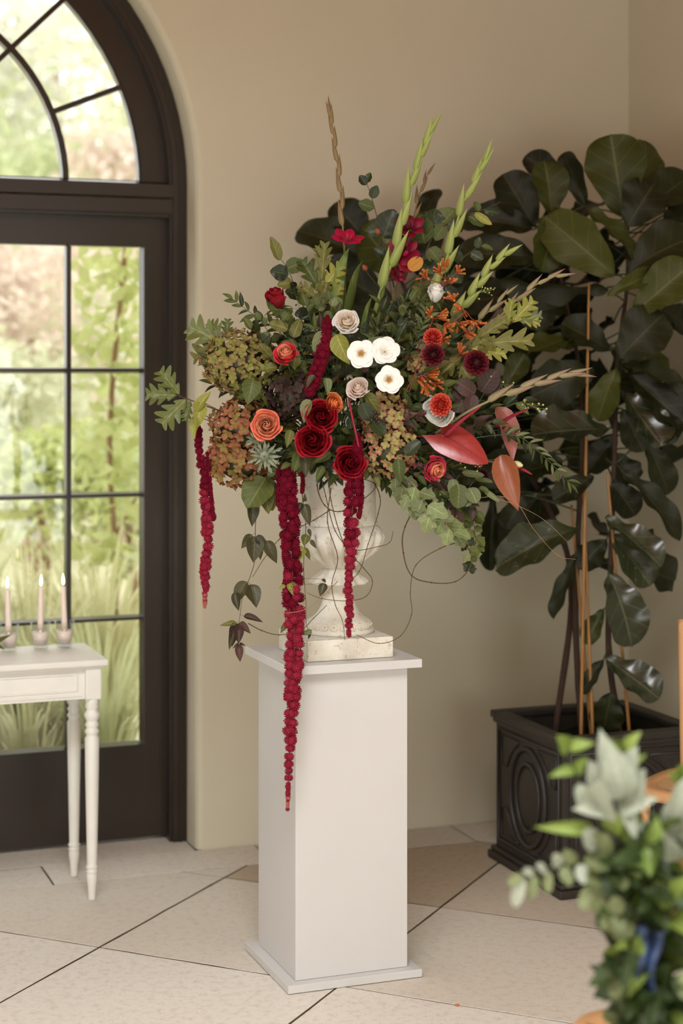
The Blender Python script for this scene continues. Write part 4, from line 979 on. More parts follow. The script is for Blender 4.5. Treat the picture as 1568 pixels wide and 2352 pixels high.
kpaw('orange kangaroo paw drooping above the coral dahlia', [(930, 900, 4.8), (950, 870, 4.78), (972, 862, 4.78)], [(962, 868, 4.78), (985, 862, 4.78), (975, 885, 4.78), (1055, 812, 4.82), (998, 880, 4.79)])

# ---- oak, beech, ruscus branches reaching out
def ptsP(*q): return [P(*k) for k in q]
def manual(name, label, cat, stem, leaves, kind, mats, w, smat=None, r=0.0018, group=None, pet=True):
    """stem through pixels, leaves given as (base, tip) pixels with depth"""
    path = spline(stem, 6); t = thing(name, path[0], label, cat, group); tube_obj('stem', path, [r * (1.2 - .7 * i / (len(path) - 1)) for i in range(len(path))], smat or M_TWIG, t, 5)
    for lf in leaves:
        b, e = P(*lf[0]), P(*lf[1]); L = (e - b).length; ww = lf[2] if len(lf) > 2 else w; m = lf[3] if len(lf) > 3 else RND.choice(mats); nh = lf[4] if len(lf) > 4 else None
        nh = Vector(nh) if nh else (CAMP - b).normalized() + Vector((RND.uniform(-.3, .3), 0, RND.uniform(0, .6)))
        put_leaf(t, kind, b, e - b, L, ww, G[m] if isinstance(m, str) else m, nh)
        if pet:
            n_, T = min(((q, 0) for q in path), key=lambda q: (q[0] - b).length)
            if (n_ - b).length > .003: tube_obj('petiole', [n_, b], r * .5, smat or M_TWIG, t, 4)
    return t
manual('oak_twig', 'oak twig with three lobed leaves reaching furthest left', 'foliage', ptsP((560, 960, 4.92), (480, 935, 4.9), (435, 918, 4.88), (402, 906, 4.87)), [((412, 906, 4.87), (368, 852, 4.86)), ((405, 908, 4.87), (340, 905, 4.84)), ((428, 916, 4.88), (372, 972, 4.86)), ((438, 920, 4.88), (425, 965, 4.85), .5)], 'oak', ['oak'], 0.72, r=.002)
manual('oak_twig', 'oak twig with lobed leaves left of the green hydrangea', 'foliage', ptsP((600, 850, 4.98), (520, 800, 4.96), (500, 785, 4.96)), [((512, 790, 4.95), (438, 748, 4.94)), ((512, 778, 4.95), (482, 740, 4.96), .8), ((515, 795, 4.95), (445, 812, 4.93)), ((520, 780, 4.97), (522, 735, 4.96), .6)], 'oak', ['oak', 'olive'], 0.8)
manual('oak_twig', 'pale oak twig rising left of the brown gladiolus', 'foliage', ptsP((740, 800, 5.0), (735, 680, 5.0), (742, 600, 5.0)), [((738, 650, 5.0), (745, 560, 4.98), .42), ((735, 670, 5.0), (700, 600, 4.98), .6), ((738, 670, 5.0), (778, 612, 4.98), .6), ((735, 690, 5.0), (690, 655, 4.98), .5), ((738, 700, 5.0), (782, 660, 4.98), .5), ((738, 720, 5.0), (745, 655, 4.97), .5), ((738, 610, 5.0), (728, 565, 5.0), .5)], 'oak', ['olive', 'mid', 'lime'], 0.5)
manual('oak_twig', 'pale green oak twig above the right burgundy dahlia', 'foliage', ptsP((1020, 860, 4.9), (1070, 810, 4.88), (1110, 785, 4.86)), [((1075, 812, 4.88), (1120, 770, 4.85), .9), ((1100, 790, 4.86), (1218, 780, 4.84), .45), ((1100, 775, 4.86), (1160, 735, 4.84), .5), ((1080, 800, 4.87), (1160, 812, 4.85), .5), ((1060, 820, 4.88), (1000, 862, 4.84), .6), ((1050, 830, 4.88), (1080, 870, 4.85), .7)], 'oak', ['lime', 'olive'], 0.7)
manual('oak_twig', 'frilled oak twig at the right beside the mauve gladiolus', 'foliage', ptsP((1120, 790, 4.9), (1170, 745, 4.88), (1200, 720, 4.88)), [((1175, 742, 4.88), (1222, 690, 4.86), .6), ((1185, 735, 4.88), (1240, 722, 4.86), .6), ((1165, 750, 4.88), (1175, 690, 4.87), .5), ((1190, 735, 4.88), (1238, 742, 4.86), .5)], 'oak', ['lime', 'sage'], 0.6)
def beech(label, stem, leaves, mats=('mid', 'dark')): return manual('beech_twig', label, 'foliage', ptsP(*stem), leaves, 'beech', list(mats), 0.78, M_TWIG, 0.0016, 'beech twigs in the urn arrangement')
beech('beech twig with green leaves at the upper left', [(740, 790, 5.02), (690, 690, 5.02), (662, 620, 5.02), (640, 590, 5.02)], [((642, 598, 5.02), (626, 545, 5.0), .45, 'olive'), ((658, 618, 5.02), (694, 600, 5.0), .9), ((662, 630, 5.02), (622, 622, 5.0), .9), ((672, 650, 5.02), (640, 650, 5.0), .9, 'olive'), ((680, 660, 5.02), (668, 650, 5.0)), ((690, 680, 5.02), (655, 668, 5.0)), ((700, 700, 5.02), (690, 665, 5.0)), ((708, 715, 5.02), (740, 680, 5.0), .9), ((710, 720, 5.02), (680, 720, 5.0), .9), ((720, 740, 5.02), (752, 720, 5.0))])
beech('tall beech twig between the brown and green gladioli', [(905, 660, 5.1), (880, 560, 5.09), (858, 470, 5.08), (840, 415, 5.08)], [((841, 425, 5.08), (826, 402, 5.08), .8, 'dark'), ((842, 420, 5.08), (850, 396, 5.08), .7, 'dark'), ((853, 455, 5.08), (866, 426, 5.07), .75), ((858, 478, 5.08), (824, 464, 5.07), .8), ((872, 530, 5.08), (840, 530, 5.07), .9), ((880, 545, 5.08), (905, 480, 5.08), .9), ((885, 560, 5.08), (915, 520, 5.08), .9), ((890, 590, 5.09), (860, 570, 5.08)), ((895, 610, 5.09), (930, 570, 5.1), .8, 'lime')])
beech('beech twig reaching right towards the fig leaves', [(950, 700, 5.08), (985, 560, 5.1), (1040, 505, 5.08), (1100, 485, 5.07), (1150, 464, 5.06)], [((975, 560, 5.1), (960, 490, 5.1), .85), ((990, 545, 5.1), (1000, 478, 5.1), .9), ((1000, 530, 5.1), (1045, 478, 5.1), .9), ((985, 570, 5.1), (1010, 600, 5.08), .9), ((1005, 525, 5.1), (975, 485, 5.1), .85), ((1020, 515, 5.09), (1000, 550, 5.08), .8), ((1060, 500, 5.08), (1035, 540, 5.07), .8), ((1075, 495, 5.08), (1110, 515, 5.06), .6), ((1100, 485, 5.07), (1090, 462, 5.07), .7), ((1110, 482, 5.07), (1145, 490, 5.06), .5), ((1090, 490, 5.07), (1128, 515, 5.05), .4, 'lime'), ((970, 600, 5.1), (1000, 640, 5.08), .9), ((965, 610, 5.1), (1030, 600, 5.09), .8)])
beech('beech twig with small leaves right of the second green gladiolus', [(1000, 720, 5.06), (1040, 620, 5.06), (1085, 575, 5.06), (1120, 556, 5.06)], [((1060, 600, 5.06), (1035, 575, 5.05), .8), ((1080, 580, 5.06), (1110, 595, 5.05), .7), ((1095, 570, 5.06), (1100, 545, 5.05), .7), ((1105, 565, 5.06), (1132, 570, 5.05), .5), ((1040, 620, 5.06), (1060, 650, 5.05), .9), ((1030, 640, 5.06), (1000, 620, 5.06), .9), ((1020, 660, 5.06), (1050, 690, 5.05), .8)])
t = thing('autumn_leaf', P(945, 620, 5.03), 'golden autumn leaf beside the wine red gladiolus blooms', 'leaf'); put_leaf(t, 'round', P(938, 618, 5.03), P(972, 592, 5.02) - P(938, 618, 5.03), 0.05, 0.8, G['gold'])
for lab, (x, y) in (('brown beech nut bud left of the tall beech twig', (868, 532)), ('brown beech nut bud below the ruby gladiolus bloom', (838, 616))):
    p = P(x, y, 5.03); t = thing('beech_nut', p, lab, 'seed pod', 'beech nuts'); mb = MB(); mb.lathe([(0.001, -.009), (.006, -.006), (.0085, 0), (.007, .006), (.002, .012)], 9); obj('husk', mb.mesh('husk'), m_plain('husk_brown_%d' % x, (128, 66, 36), .8, .3, 60), t, zframe(p, (-.5, -.2, .7)))
    tube_obj('stem', spline([p, p + Vector((.02, .01, -.03)), P(900, 690, 5.06)], 5), .001, M_TWIG, t)
def ruscus(label, pts, n=9, L=.05, mats=('dark', 'mid'), w=.34, pair=True, name='ruscus_branch', ang=42):
    return spray(name, label, 'foliage', 'ruscus branches in the urn arrangement', ptsP(*pts), 'lance', n, L, w, [G[m] for m in mats], start=.25, ang=ang, pair=pair, spread=.5, r0=.0016)
ruscus('ruscus branch reaching left below the wine rose', [(720, 850, 4.98), (650, 770, 4.98), (585, 725, 4.97), (535, 688, 4.96)], 8)
ruscus('thin ruscus sprig under the wine rose', [(730, 800, 5.0), (670, 750, 5.0), (640, 718, 5.0)], 5, .04)
ruscus('narrow-leaved branch trailing furthest right below the anthuriums', [(1060, 1010, 4.92), (1180, 1000, 4.9), (1250, 1050, 4.86), (1310, 1112, 4.84)], 11, .048, ('mid', 'sage', 'dark'), .24)
ruscus('narrow-leaved sprig between the red and pink anthuriums', [(1040, 1000, 4.95), (1110, 985, 4.93), (1190, 1000, 4.92)], 7, .042, ('dark', 'mid'), .3)
ruscus('ruscus branch rising between cream rose and green gladiolus', [(850, 900, 4.95), (900, 760, 4.97), (930, 690, 4.98)], 9, .05, ('mid', 'dark'), .3)
ruscus('ruscus branch standing left of the small white rose', [(900, 850, 4.93), (955, 730, 4.96), (970, 640, 4.98)], 9, .05, ('mid', 'dark', 'olive'), .32)
ruscus('ruscus branch spreading below the coral rose', [(720, 950, 4.9), (690, 800, 4.93), (700, 750, 4.95)], 7, .055, ('dark',), .36)
ruscus('olive-leaved branch fanning right of the small white rose', [(900, 880, 4.9), (960, 770, 4.9), (985, 700, 4.92)], 8, .055, ('sage', 'mid'), .26)
# single larger leaves seen among the flowers
def single(label, b, e, w, kind, m, nh=None, name='large_leaf'):
    p, q = P(*b), P(*e); t = thing(name, p, label, 'leaf', 'large leaves between the flowers'); put_leaf(t, kind, p, q - p, (q - p).length, w, G[m], Vector(nh) if nh else None)
    tube_obj('petiole', spline([p, p.lerp(C0, .5), C0], 4), .0012, M_STEMD, t, 5)
single('yellow-green veined leaf hanging under the cream rose', (772, 768, 4.78), (797, 836, 4.76), .62, 'ovate', 'lime', (-.4, -1, .2))
single('long pale leaf left of the amaranthus plume', (742, 760, 4.82), (716, 832, 4.8), .42, 'ovate', 'sage', (-.8, -1, .3))
single('broad crinkled hydrangea leaf hanging below the rust hydrangea', (610, 1098, 4.9), (566, 1165, 4.86), .95, 'serrate', 'mid', (-.2, -1, .5))
single('second broad leaf below the rust hydrangea', (598, 1100, 4.92), (628, 1165, 4.88), .8, 'serrate', 'olive', (.2, -1, .4))
single('lime leaf hanging at the left above the amaranthus', (462, 922, 4.88), (452, 985, 4.86), .5, 'ovate', 'lime', (.2, -1, .2))
single('lime leaf curling down at the far left', (450, 955, 4.88), (444, 1008, 4.86), .45, 'ovate', 'lime', (-.5, -1, .1))
single('lime leaf reaching up left of the hydrangeas', (448, 945, 4.88), (482, 898, 4.87), .45, 'ovate', 'lime', (-.2, -1, .4))
single('pointed green leaf between the two left hydrangeas', (582, 872, 4.84), (570, 918, 4.8), .8, 'ovate', 'mid', (.1, -1, .3))
single('dusty leaf above the upper red rose', (722, 862, 4.75), (700, 884, 4.74), .5, 'ovate', 'clem', (-.2, -1, .6))
single('greyish leaf left of the upper red rose', (712, 918, 4.75), (690, 962, 4.73), .6, 'ovate', 'sage', (-.5, -1, .3))
single('greyish leaf hanging beside the orange rose', (748, 868, 4.75), (758, 900, 4.73), .6, 'ovate', 'sage', (.5, -1, .3))
single('green leaf lying on the pink-edged hydrangea', (838, 905, 4.77), (875, 940, 4.75), .55, 'ovate', 'olive', (.1, -1, .6))
single('dark round leaf below the blush rose', (830, 925, 4.76), (850, 965, 4.75), .8, 'round', 'dark', (-.1, -1, .3))
single('dark round leaf under the viburnum berries', (852, 965, 4.76), (885, 995, 4.75), .8, 'round', 'dark', (.1, -1, .4))
single('dark leaf right of the pink-edged hydrangea', (930, 1045, 4.76), (962, 1012, 4.75), .65, 'round', 'dark', (-.1, -1, .4))
single('green leaf hanging under the pink-edged hydrangea', (915, 1055, 4.76), (918, 1105, 4.74), .6, 'ovate', 'mid', (-.1, -1, .3))
single('small green leaf under the peach rose', (668, 988, 4.78), (660, 1020, 4.76), .6, 'ovate', 'olive')
single('long lime leaf above the open white roses', (834, 800, 4.84), (876, 762, 4.82), .3, 'ovate', 'sage', (0, -1, .8))
single('drooping leaf left of the urn top', (690, 1035, 4.78), (676, 1080, 4.76), .6, 'ovate', 'mid')
single('dark leaf tip over the long amaranthus', (700, 1035, 4.77), (702, 1095, 4.75), .45, 'ovate', 'clem')
single('lower leaf left of the lowest red rose', (760, 1040, 4.78), (722, 1062, 4.76), .45, 'ovate', 'mid')
single('light leaf below the lowest red rose', (742, 1070, 4.78), (728, 1100, 4.76), .5, 'ovate', 'mid')
# bronze smoke bush leaves on the right
manual('smoke_bush_twig', 'bronze purple smoke bush twig below the right burgundy dahlia', 'foliage', ptsP((1000, 980, 4.9), (1070, 910, 4.86), (1120, 880, 4.85)), [((1105, 900, 4.85), (1140, 850, 4.83)), ((1090, 905, 4.85), (1050, 875, 4.84)), ((1085, 905, 4.85), (1080, 945, 4.83)), ((1060, 915, 4.86), (1030, 905, 4.85)), ((1065, 915, 4.86), (1048, 948, 4.84)), ((1110, 895, 4.85), (1150, 880, 4.84)), ((1120, 880, 4.85), (1115, 845, 4.84))], 'round', ['purple'], 0.8, M_STEMR)
# eucalyptus, lower right
manual('eucalyptus_twig', 'grey-green eucalyptus twig with round leaves on the lower right', 'foliage', ptsP((960, 1080, 4.9), (1040, 1110, 4.86), (1100, 1150, 4.84)), [((1055, 1112, 4.85), (1052, 1165, 4.82)), ((1078, 1120, 4.85), (1095, 1155, 4.82)), ((1085, 1125, 4.85), (1065, 1160, 4.83)), ((1040, 1100, 4.86), (1042, 1140, 4.83), .6), ((1060, 1085, 4.86), (1112, 1092, 4.84), .3), ((1090, 1100, 4.86), (1130, 1105, 4.84), .3), ((1100, 1120, 4.86), (1120, 1125, 4.84), .5), ((1110, 1125, 4.86), (1145, 1150, 4.84), .3)], 'round', ['sage', 'mid'], 0.8, M_STEMD)
# ivy
def ivy(label, stem, n, L, mats, seed, smat=M_TWIGP):
    rr = random.Random(seed); return spray('ivy_trail', label, 'ivy', 'ivy trails in the urn arrangement', ptsP(*stem), 'ivy', n, L, 0.95, [G[m] for m in mats], smat, start=.2, ang=70, droop=.5, spread=.7, rnd=rr, r0=.002)
ivy('pale ivy trail hanging right of the urn', [(925, 1090, 4.86), (955, 1120, 4.82), (985, 1165, 4.8), (1020, 1200, 4.8), (1045, 1225, 4.8)], 10, .068, ('ivy', 'ivy', 'sage'), 3)
ivy('second pale ivy trail above the first', [(890, 1080, 4.86), (925, 1115, 4.83), (945, 1160, 4.82)], 6, .062, ('ivy', 'sage'), 4)
ivy('dark ivy trail hanging lowest on the right', [(1040, 1120, 4.9), (1060, 1180, 4.88), (1072, 1240, 4.88), (1082, 1295, 4.88)], 13, .042, ('mid', 'dark', 'ivy'), 5)
ivy('ivy trail dropping beside the dark one', [(1060, 1120, 4.92), (1085, 1190, 4.9), (1095, 1260, 4.9)], 10, .042, ('mid', 'ivy', 'sage'), 6)
for i in range(6):
    x = (1075, 1050, 1030, 1010, 975, 1095)[i]; y = (1160, 1175, 1150, 1180, 1130, 1175)[i]
    spray('leafy_sprig', 'drooping sprig at the lower edge %s' % where(x, y), 'foliage', 'lower right edge sprigs', [C0 + Vector((.03, -.03, 0)), P((x + 783) / 2 + 30, 1070, 4.9), P(x, y, 4.86)], 'ovate', 9, .05, .6, [G['mid'], G['dark'], G['purple']], start=.45, droop=.35, spread=.9, rnd=rf)
for i in range(8):
    x = (920, 960, 900, 940, 700, 740, 665, 860)[i]; y = (1100, 1095, 1080, 1120, 1070, 1085, 1065, 1095)[i]
    spray('leafy_sprig', 'sprig folded over the urn rim %s' % where(x, y), 'foliage', 'rim sprigs', [C0 + Vector((0, -.03, 0.03)), P((x + 783) / 2, 1050, 4.9), P(x, y, 4.84)], 'ovate', 6, .045, .6, [G['mid'], G['dark'], G['olive']], start=.4, droop=.35, spread=.9, rnd=rf)
# waxflower and berries
M_WAXF = m_plain('pale_green_buds', (186, 184, 112), .7, .3, 90); M_BERRY = m_plain('dark_berries', (46, 20, 24), .25, .3, 60, .6)
def sprayball(name, label, cat, path, mat, smat, n, r, seed, spread=.022, group=None):
    rr = random.Random(seed); pts = spline(ptsP(*path), 6); t = thing(name, pts[0], label, cat, group); tube_obj('stem', pts, .0009, smat, t, 4); mb = MB()
    mb.ball((0, 0, 0), 1, 6, 5); me = mb.mesh('bud')
    for i in range(n):
        p, T = along(pts, .45 + .55 * i / n); e = p + T * .012 + Vector((rr.uniform(-1, 1), rr.uniform(-.6, .4), rr.uniform(-1, 1))) * spread
        tube_obj('branchlet', [p, e], .0006, smat, t, 4); obj('bud', me, mat, t, Matrix.Translation(e) @ Matrix.Scale(r * rr.uniform(.7, 1.2), 4))
    return t
sprayball('waxflower_sprig', 'waxflower sprig with pale buds below the mauve gladiolus', 'waxflower', [(1080, 960, 4.88), (1130, 880, 4.85), (1180, 900, 4.84)], M_WAXF, M_STEMG, 16, .0028, 1, group='waxflower sprigs')
sprayball('waxflower_sprig', 'waxflower sprig pointing right above the pink anthurium', 'waxflower', [(1130, 950, 4.88), (1190, 925, 4.85), (1240, 940, 4.84)], M_WAXF, M_STEMG, 16, .0028, 2, .018, 'waxflower sprigs')
sprayball('waxflower_sprig', 'waxflower sprig right of the short green gladiolus', 'waxflower', [(1040, 740, 4.92), (1090, 680, 4.9), (1120, 668, 4.9)], M_WAXF, M_STEMG, 14, .0024, 3, .016, 'waxflower sprigs')
sprayball('waxflower_sprig', 'waxflower sprig under the red anthurium', 'waxflower', [(1000, 1040, 4.86), (1060, 1060, 4.83), (1105, 1075, 4.82)], M_WAXF, M_STEMR, 14, .0026, 4, .016, 'waxflower sprigs')
sprayball('viburnum_berries', 'dark viburnum berries on the pink-edged hydrangea', 'berries', [(840, 985, 4.8), (855, 965, 4.76), (868, 958, 4.75)], M_BERRY, M_TWIG, 16, .0042, 5, .014)
sprayball('viburnum_berries', 'red-brown berries left of the pink and orange rose', 'berries', [(930, 1075, 4.82), (950, 1065, 4.78), (958, 1072, 4.77)], m_plain('red_brown_berries', (96, 30, 34), .3, .3, 60), M_TWIG, 10, .0036, 6, .014)
sprayball('burnet_sprig', 'thin stem with dark red bobbles right of the wine rose', 'burnet', [(700, 800, 4.98), (690, 720, 4.98), (675, 665, 4.98)], m_plain('burnet_red', (70, 16, 24), .7), M_STEMD, 7, .0035, 7, .02)
# thistle
M_ERY = m_leaf('thistle_silver', (132, 140, 112), (150, 156, 130), (176, 180, 158), rough=.5, nv=1)
def thistle(label, px, py, d, R, axis):
    p = P(px, py, d); ax = Vector(axis).normalized(); M = zframe(p, ax, 1); t = thing('thistle', p, label, 'thistle', 'silver thistles in the urn arrangement')
    mb = MB(); n = 70
    mb.ball((0, 0, R * .1), R * .30, 10, 8, (1, 1, 1.25))
    for i in range(n):
        f = (i + .5) / n; th = f * 1.9; a = i * 2.4; dv = Vector((sin(th) * cos(a), sin(th) * sin(a), cos(th) * 1.25)); mb.tube([dv * R * .28 + Vector((0, 0, R * .1)), dv * R * .38 + Vector((0, 0, R * .1))], [R * .035, .0002], 4, False)
    obj('cone', mb.mesh('cone'), M_ERY, t, M, 'stuff')
    for k in range(16):
        a = k * 2 * pi / 16 + RND.uniform(-.1, .1); dd = (M.to_3x3() @ Vector((cos(a), sin(a), RND.uniform(-.1, .5)))).normalized()
        obj('bract', LEAF['oak'][k % 3] if k % 2 else LEAF['lance'][0], M_ERY, t, frame(p, dd, ax, R * RND.uniform(.8, 1.15), .22))
    stem_to_urn(t, p, ax)
thistle('silver thistle hanging below the peach rose', 606, 1045, 4.80, .046, (0.1, -1, -0.15))
thistle('smaller silver thistle behind the larger one', 590, 1014, 4.84, .034, (-0.3, -.8, 0.4))
p = P(1186, 1066, 4.88); t = thing('lily_bud', p, 'cream green flower bud behind the orange anthurium', 'flower bud'); mb = MB(); mb.lathe([(.001, -.016), (.007, -.010), (.010, 0), (.0085, .010), (.003, .019)], 10); obj('bud', mb.mesh('bud'), m_petal('bud_cream', (170, 168, 100), (206, 200, 140), (224, 214, 170)), t, zframe(p, (.8, -.5, -.2)))
stem_to_urn(t, p, (.8, -.5, -.2))
# ---- clematis vines
def vine(label, stem, leaves, mats=('clem',), smat=None, w=.55, r=.0011, name='clematis_vine'):
    return manual(name, label, 'vine', ptsP(*stem), leaves, 'ovate', list(mats), w, smat or M_TWIG, r, 'clematis vines hanging from the arrangement')
vine('clematis vine hanging left of the urn down to the pedestal top', [(592, 1090, 4.92), (588, 1180, 4.9), (586, 1215, 4.9), (585, 1285, 4.9), (572, 1330, 4.9), (558, 1365, 4.9), (552, 1405, 4.9), (548, 1440, 4.9), (546, 1480, 4.9)],
     [((582, 1150, 4.9), (580, 1207, 4.88), .5), ((608, 1120, 4.9), (617, 1180, 4.88), .6, 'olive'), ((578, 1228, 4.9), (556, 1258, 4.88), .6), ((585, 1232, 4.9), (584, 1288, 4.87), .72), ((588, 1232, 4.9), (612, 1252, 4.88), .6), ((612, 1242, 4.9), (633, 1290, 4.88), .55), ((598, 1240, 4.91), (594, 1280, 4.89), .5, 'olive'), ((566, 1336, 4.9), (535, 1382, 4.88), .6), ((540, 1360, 4.9), (547, 1402, 4.88), .5), ((576, 1342, 4.9), (590, 1394, 4.87), .62), ((562, 1348, 4.9), (580, 1378, 4.88), .5, 'olive'), ((543, 1432, 4.9), (512, 1431, 4.88), .4, 'olive'), ((560, 1415, 4.9), (599, 1421, 4.88), .38, 'purple'), ((550, 1430, 4.9), (573, 1450, 4.88), .5, 'purple'), ((540, 1430, 4.9), (533, 1482, 4.88), .45, 'purple'), ((548, 1432, 4.9), (548, 1478, 4.87), .5, 'purple'), ((535, 1440, 4.9), (528, 1490, 4.88), .3), ((548, 1480, 4.9), (551, 1518, 4.88), .5, 'purple'), ((548, 1478, 4.9), (535, 1487, 4.89), .4), ((550, 1478, 4.9), (562, 1481, 4.89), .4)])
vine('clematis vine trailing over the left of the urn', [(692, 1090, 4.88), (695, 1150, 4.86), (702, 1210, 4.85), (697, 1300, 4.83), (702, 1380, 4.8), (703, 1430, 4.8), (712, 1460, 4.8)],
     [((692, 1155, 4.86), (684, 1175, 4.84), .6), ((700, 1158, 4.86), (706, 1198, 4.83), .55), ((698, 1152, 4.86), (702, 1142, 4.84), .5), ((704, 1228, 4.85), (698, 1252, 4.83), .8, 'olive'), ((708, 1215, 4.85), (714, 1230, 4.84), .5), ((714, 1240, 4.85), (723, 1258, 4.84), .5), ((698, 1258, 4.84), (665, 1293, 4.8), .48, 'lime'), ((700, 1258, 4.84), (710, 1284, 4.83), .45, 'olive'), ((655, 1345, 4.78), (640, 1352, 4.77), .55, 'lime'), ((662, 1340, 4.78), (672, 1362, 4.76), .5, 'lime'), ((668, 1338, 4.78), (683, 1348, 4.77), .5, 'olive'), ((716, 1450, 4.8), (692, 1456, 4.78), .45, 'sage'), ((712, 1455, 4.8), (708, 1466, 4.79), .5), ((658, 1432, 4.79), (644, 1452, 4.78), .5, 'olive'), ((745, 1340, 4.82), (735, 1366, 4.8), .7), ((740, 1330, 4.82), (748, 1338, 4.81), .6)])
# ---- curly willow twigs
def twig(label, pts, r=.0014, mat=M_TWIG, knots=True):
    path = spline(ptsP(*pts), 7); t = thing('curly_willow_twig', path[0], label, 'twig', 'curly willow twigs around the urn'); k = len(path)
    mb = MB(); rr_ = [r * (1.2 - .6 * i / (k - 1)) for i in range(k)]; mb.tube(path, rr_, 6)
    if knots:
        for i in range(7, k - 1, 7): mb.ball(path[i], rr_[i] * 1.7, 6, 5)
    obj('shoot', mb.mesh('shoot'), mat, t)
twig('willow twig sweeping in a wide loop on the right', [(985, 1110, 4.9), (930, 1210, 4.86), (926, 1270, 4.82), (945, 1322, 4.8), (990, 1338, 4.8), (1045, 1336, 4.8), (1078, 1305, 4.8), (1080, 1270, 4.82), (1055, 1248, 4.84), (1010, 1260, 4.86), (955, 1298, 4.86), (942, 1360, 4.84), (945, 1410, 4.82), (920, 1460, 4.8), (870, 1478, 4.8), (818, 1458, 4.8)], .0015)
twig('two-pronged bare twig pointing right below the orange anthurium', [(1090, 1145, 4.86), (1150, 1140, 4.85), (1190, 1160, 4.84), (1225, 1215, 4.83), (1280, 1275, 4.82), (1322, 1285, 4.82)], .0007, M_TWIGP, False)
twig('fine bare twig above the two-pronged one', [(1140, 1145, 4.86), (1190, 1162, 4.85), (1250, 1195, 4.84), (1310, 1252, 4.83)], .0006, M_TWIGP, False)
twig('willow twig looping low across the urn foot', [(755, 1090, 4.86), (760, 1150, 4.84), (790, 1250, 4.82), (835, 1305, 4.82), (855, 1335, 4.82), (840, 1370, 4.82), (795, 1380, 4.82), (740, 1375, 4.82), (705, 1362, 4.82)], .0012)
twig('willow twig crossing the bowl to the right', [(735, 1085, 4.86), (748, 1140, 4.84), (770, 1220, 4.83), (810, 1262, 4.83), (870, 1255, 4.84), (895, 1245, 4.86), (903, 1220, 4.88)], .0012)
twig('willow twig bowing down the right of the urn', [(850, 1085, 4.88), (872, 1140, 4.86), (868, 1180, 4.85), (845, 1250, 4.83), (825, 1312, 4.83), (790, 1345, 4.82)], .0014)
twig('willow twig forming a loop over the urn neck', [(740, 1080, 4.86), (728, 1115, 4.85), (745, 1160, 4.84), (780, 1175, 4.83), (830, 1150, 4.84), (862, 1115, 4.86), (820, 1098, 4.87), (765, 1106, 4.86)], .0015)
twig('willow twig falling straight to the urn block', [(760, 1120, 4.85), (752, 1200, 4.83), (775, 1280, 4.82), (762, 1340, 4.8), (770, 1390, 4.78), (786, 1425, 4.77), (792, 1470, 4.77)], .0012)
twig('willow twig curving left past the long amaranthus', [(775, 1335, 4.82), (745, 1365, 4.8), (705, 1398, 4.77), (660, 1408, 4.74), (628, 1408, 4.74)], .0011, M_TWIGP)
twig('willow twig reaching left from the vine to the block', [(570, 1432, 4.86), (600, 1448, 4.82), (640, 1458, 4.78), (690, 1448, 4.77), (720, 1420, 4.78), (750, 1390, 4.8)], .0013)
twig('willow twig running left from the bowl to the clematis', [(760, 1170, 4.84), (720, 1195, 4.84), (680, 1215, 4.84), (640, 1240, 4.85), (605, 1285, 4.87), (580, 1325, 4.89)], .0013)

# ================================================================== lead-grey planter with fiddle-leaf figs
M_LEAD = m_plain('aged_lead', (44, 39, 34), 0.48, 0.45, 9, 0.5, 0.25, 45)
M_SOIL = m_plain('dark_soil', (34, 27, 20), 0.95, 0.4, 40, 0.1, 0.8, 60)
PU0, PU1, PV0, PV1 = 0.935, 1.485, -0.985, -0.435
PL = thing('square_planter', W(1.21, -0.71, 0), 'dark lead-grey square planter with oval panels holding the fig', 'planter')
def plbox(name, ins, z0, z1, bev=.006, hollow=None):
    m2 = MB()
    if hollow is None: m2.box(PU0 + ins, PU1 - ins, PV0 + ins, PV1 - ins, z0, z1, bev)
    else:
        h = hollow
        m2.box(PU0 + ins, PU1 - ins, PV0 + ins, PV0 + ins + h, z0, z1, bev); m2.box(PU0 + ins, PU1 - ins, PV1 - ins - h, PV1 - ins, z0, z1, bev)
        m2.box(PU0 + ins, PU0 + ins + h, PV0 + ins + h, PV1 - ins - h, z0, z1, bev); m2.box(PU1 - ins - h, PU1 - ins, PV0 + ins + h, PV1 - ins - h, z0, z1, bev)
    wpart(name, m2, M_LEAD, PL)
plbox('base_plinth', 0.0, 0.002, 0.028, .005); plbox('base_moulding', 0.008, 0.028, 0.045, .006)
plbox('body', 0.024, 0.045, 0.495, .002, 0.02); plbox('rim', 0.006, 0.495, 0.522, .007, 0.05); plbox('rim_moulding', 0.014, 0.480, 0.496, .005, 0.02)
